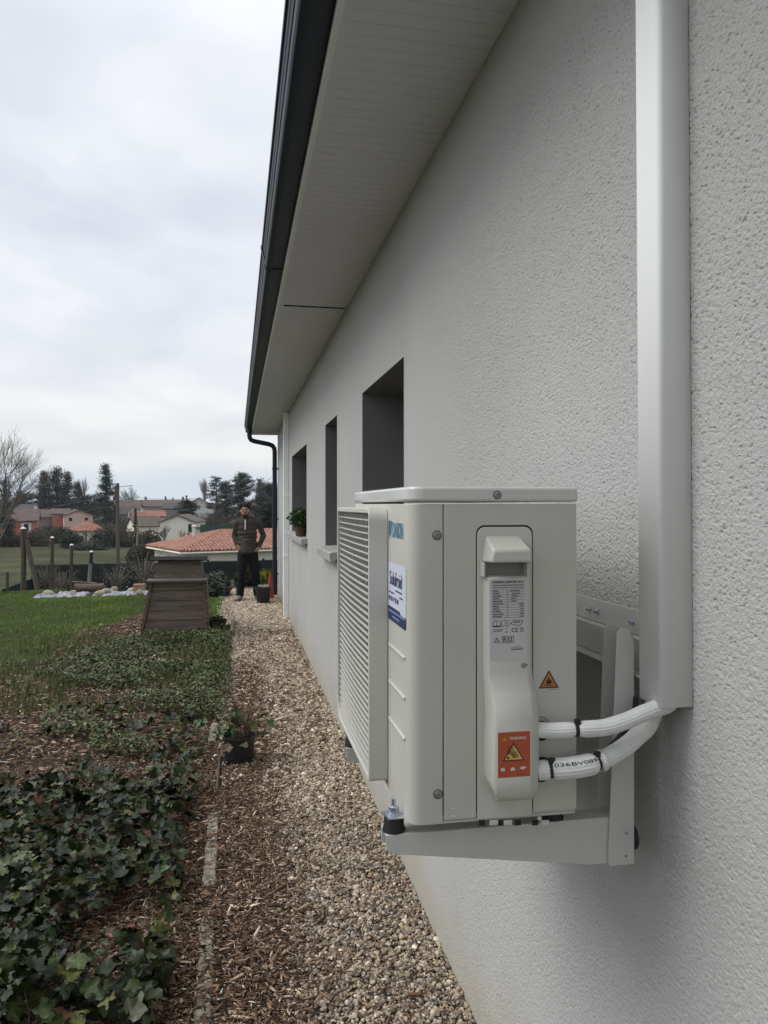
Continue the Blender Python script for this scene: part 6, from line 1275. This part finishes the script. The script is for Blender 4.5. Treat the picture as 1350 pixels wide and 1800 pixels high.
bare('bare round tree on the skyline above the grey roofs', 233, 262, 852, .95, 5, .20, 4, .3, col=(.16, .15, .14))
bare('thin bare poplar between the small conifer and the tall cedar', 144, 232, 836, .28, 5, .14, 6, 1.2, col=(.2, .2, .2)); bare('thin bare poplar left of the layered cedar', 361, 240, 838, .25, 5, .14, 9, 1.2, col=(.2, .2, .2))
bare('small bare tree right of the pointed dark evergreen', 476, 165, 838, .8, 5, .12, 21, .5, col=(.13,.12,.12)); bare('bare twiggy tree before the cream hipped house', 152, 112, 929, .9, 4, .10, 15, .4)
bare('bare tree before the white gable house', 292, 105, 922, .7, 5, .08, 31, .6); bare('bare tree before the brown thickets left of the tall narrow white house', 386, 150, 888, .9, 5, .12, 35, .4); bare('slim bare tree at the right of the white gable house', 322, 104, 930, .5, 4, .06, 37, .6)
# scrub and hedges in the valley, each clump on its own
BR = [(.105,.090,.072),(.075,.066,.055),(.13,.11,.088)]; OL = [(.065,.070,.045),(.048,.054,.036),(.085,.085,.055)]
def scrub(label, px, D_, pt, w_, cols, n=3200, size=.17):
    b = GP_(px, D_, -.2); h_ = zat(pt, D_) - b.z; bushthing('scrub_bush', label, 'bush', tuple(b), (w_ / 2, w_ / 2.6, h_ * .52), n, size, cols, 'scrub along the valley field', twigs=26, tw=.045, hollow=.3)
SC = [('dark scrub at the far left below the salmon house', -5, 112, 938, 4.5, OL), ('dark scrub under the salmon house', 22, 110, 941, 4.2, OL), ('brown scrub just right of the tallest capped post', 62, 112, 930, 5, BR), ('brown bare thicket below the brown roofed house', 82, 120, 921, 5, BR), ('rounded olive thicket below the pink gable house', 104, 118, 924, 5, OL), ('dark round evergreen bush left of the cream hipped house', 124, 108, 933, 3.2, DK), ('low dark hedge before the cream hipped house', 158, 104, 955, 5.2, DK), ('dark evergreen bush right of the cream hipped house', 184, 110, 926, 4, DK), ('brown thicket left of the brown utility pole', 198, 112, 930, 3, BR), ('grey brown thicket right of the brown utility pole', 222, 112, 928, 4.4, BR), ('mossy green bush before the cream annex', 262, 92, 928, 3.4, [(.075,.075,.04),(.05,.055,.03),(.06,.05,.035)]), ('dark mound of scrub left of the bungalow', 246, 80, 958, 3.0, OL), ('olive scrub at the left corner of the bungalow', 276, 84, 950, 3.0, OL), ('brown winter thicket right of the white gable house', 362, 165, 902, 7, BR), ('brown winter thicket between the gable house and the person', 384, 150, 900, 6, BR), ('reddish brown thicket just left of the person', 398, 140, 918, 4, BR), ('grey brown hillside thicket behind the person', 436, 150, 905, 5.5, BR), ('dark thicket right of the person', 462, 120, 912, 4.5, OL), ('dark hedge between the pink gable and the cedar', 165, 140, 916, 5.5, DK), ('dark hedge under the grey roofs', 216, 150, 908, 6, OL), ('low dark hedge across the foot of the hill at left', 44, 150, 905, 4, OL)]
for s_ in SC: scrub(*s_)
conifer('slim dark cypress left of the white gable house', 238, 120, 893, 1.3, 1600, .2, DK, 'cone')
mb = MB(); a, b = ray(352, HY) * 112, ray(412, HY) * 112
for k in range(24): p, q = a.lerp(b, k / 24), a.lerp(b, (k + .96) / 24); mb.add([(p.x, p.y, -6.2), (q.x, q.y, -6.2), (q.x, q.y, zat(922, 112)), (p.x, p.y, zat(922, 112)), (p.x, p.y + .06, -6.2), (q.x, q.y + .06, -6.2), (q.x, q.y + .06, zat(922, 112)), (p.x, p.y + .06, zat(922, 112))], [(0,1,2,3),(7,6,5,4),(0,4,5,1),(1,5,6,2),(2,6,7,3),(3,7,4,0)])
tag(obj('mesh_fence', mb, M['green'], smooth=0), 'green mesh fence right of the white gable house', 'fence')

# thin winter haze between the garden and the hill
hz_ = bpy.data.materials.new('haze'); hz_.use_nodes = True; _t = hz_.node_tree; _t.nodes.clear(); _o = _t.nodes.new('ShaderNodeOutputMaterial'); _v = _t.nodes.new('ShaderNodeVolumePrincipled')
_v.inputs['Color'].default_value = (.86, .91, .97, 1); _v.inputs['Density'].default_value = .00018; _v.inputs['Anisotropy'].default_value = 0; _t.links.new(_v.outputs[0], _o.inputs['Volume'])
_h = obj('haze', MB().box((-510, -70, -12), (510, 700, 26)), hz_, smooth=0); tag(_h, kind='stuff', label='thin pale haze over the valley', cat='haze')
# ------------------------------------------------------------------ small hardware that came out of one loop becomes one object each
def split_islands(o):
    bm = bmesh.new(); bm.from_mesh(o.data); seen = set(); isl = []
    for v in bm.verts:
        if v.index in seen: continue
        st_ = [v]; seen.add(v.index); g_ = []
        while st_:
            a = st_.pop(); g_.append(a.index)
            for e_ in a.link_edges:
                b = e_.other_vert(a)
                if b.index not in seen: seen.add(b.index); st_.append(b)
        isl.append(set(g_))
    bm.free()
    if len(isl) < 2: return
    src = o.data
    for k, g_ in enumerate(isl):
        bm = bmesh.new(); bm.from_mesh(src); bmesh.ops.delete(bm, geom=[v for v in bm.verts if v.index not in g_], context='VERTS'); me = src.copy(); bm.to_mesh(me); bm.free()
        if k == 0: o.data = me
        else: c = o.copy(); c.data = me; COL.objects.link(c)
for o in list(COL.objects):
    if o.type == 'MESH' and not o.children and o.name.split('.')[0] in ('base_tab', 'base_slot', 'rail_bolt', 'gutter_union', 'rivet', 'unit_foot', 'pipe_port', 'duct_joint', 'pipe_clamp', 'insulator', 'eaves_gutter', 'recess_cheek', 'soffit_trim', 'pressed_rib', 'notch_block', 'downpipe', 'bolt_hole', 'cheek'): split_islands(o)
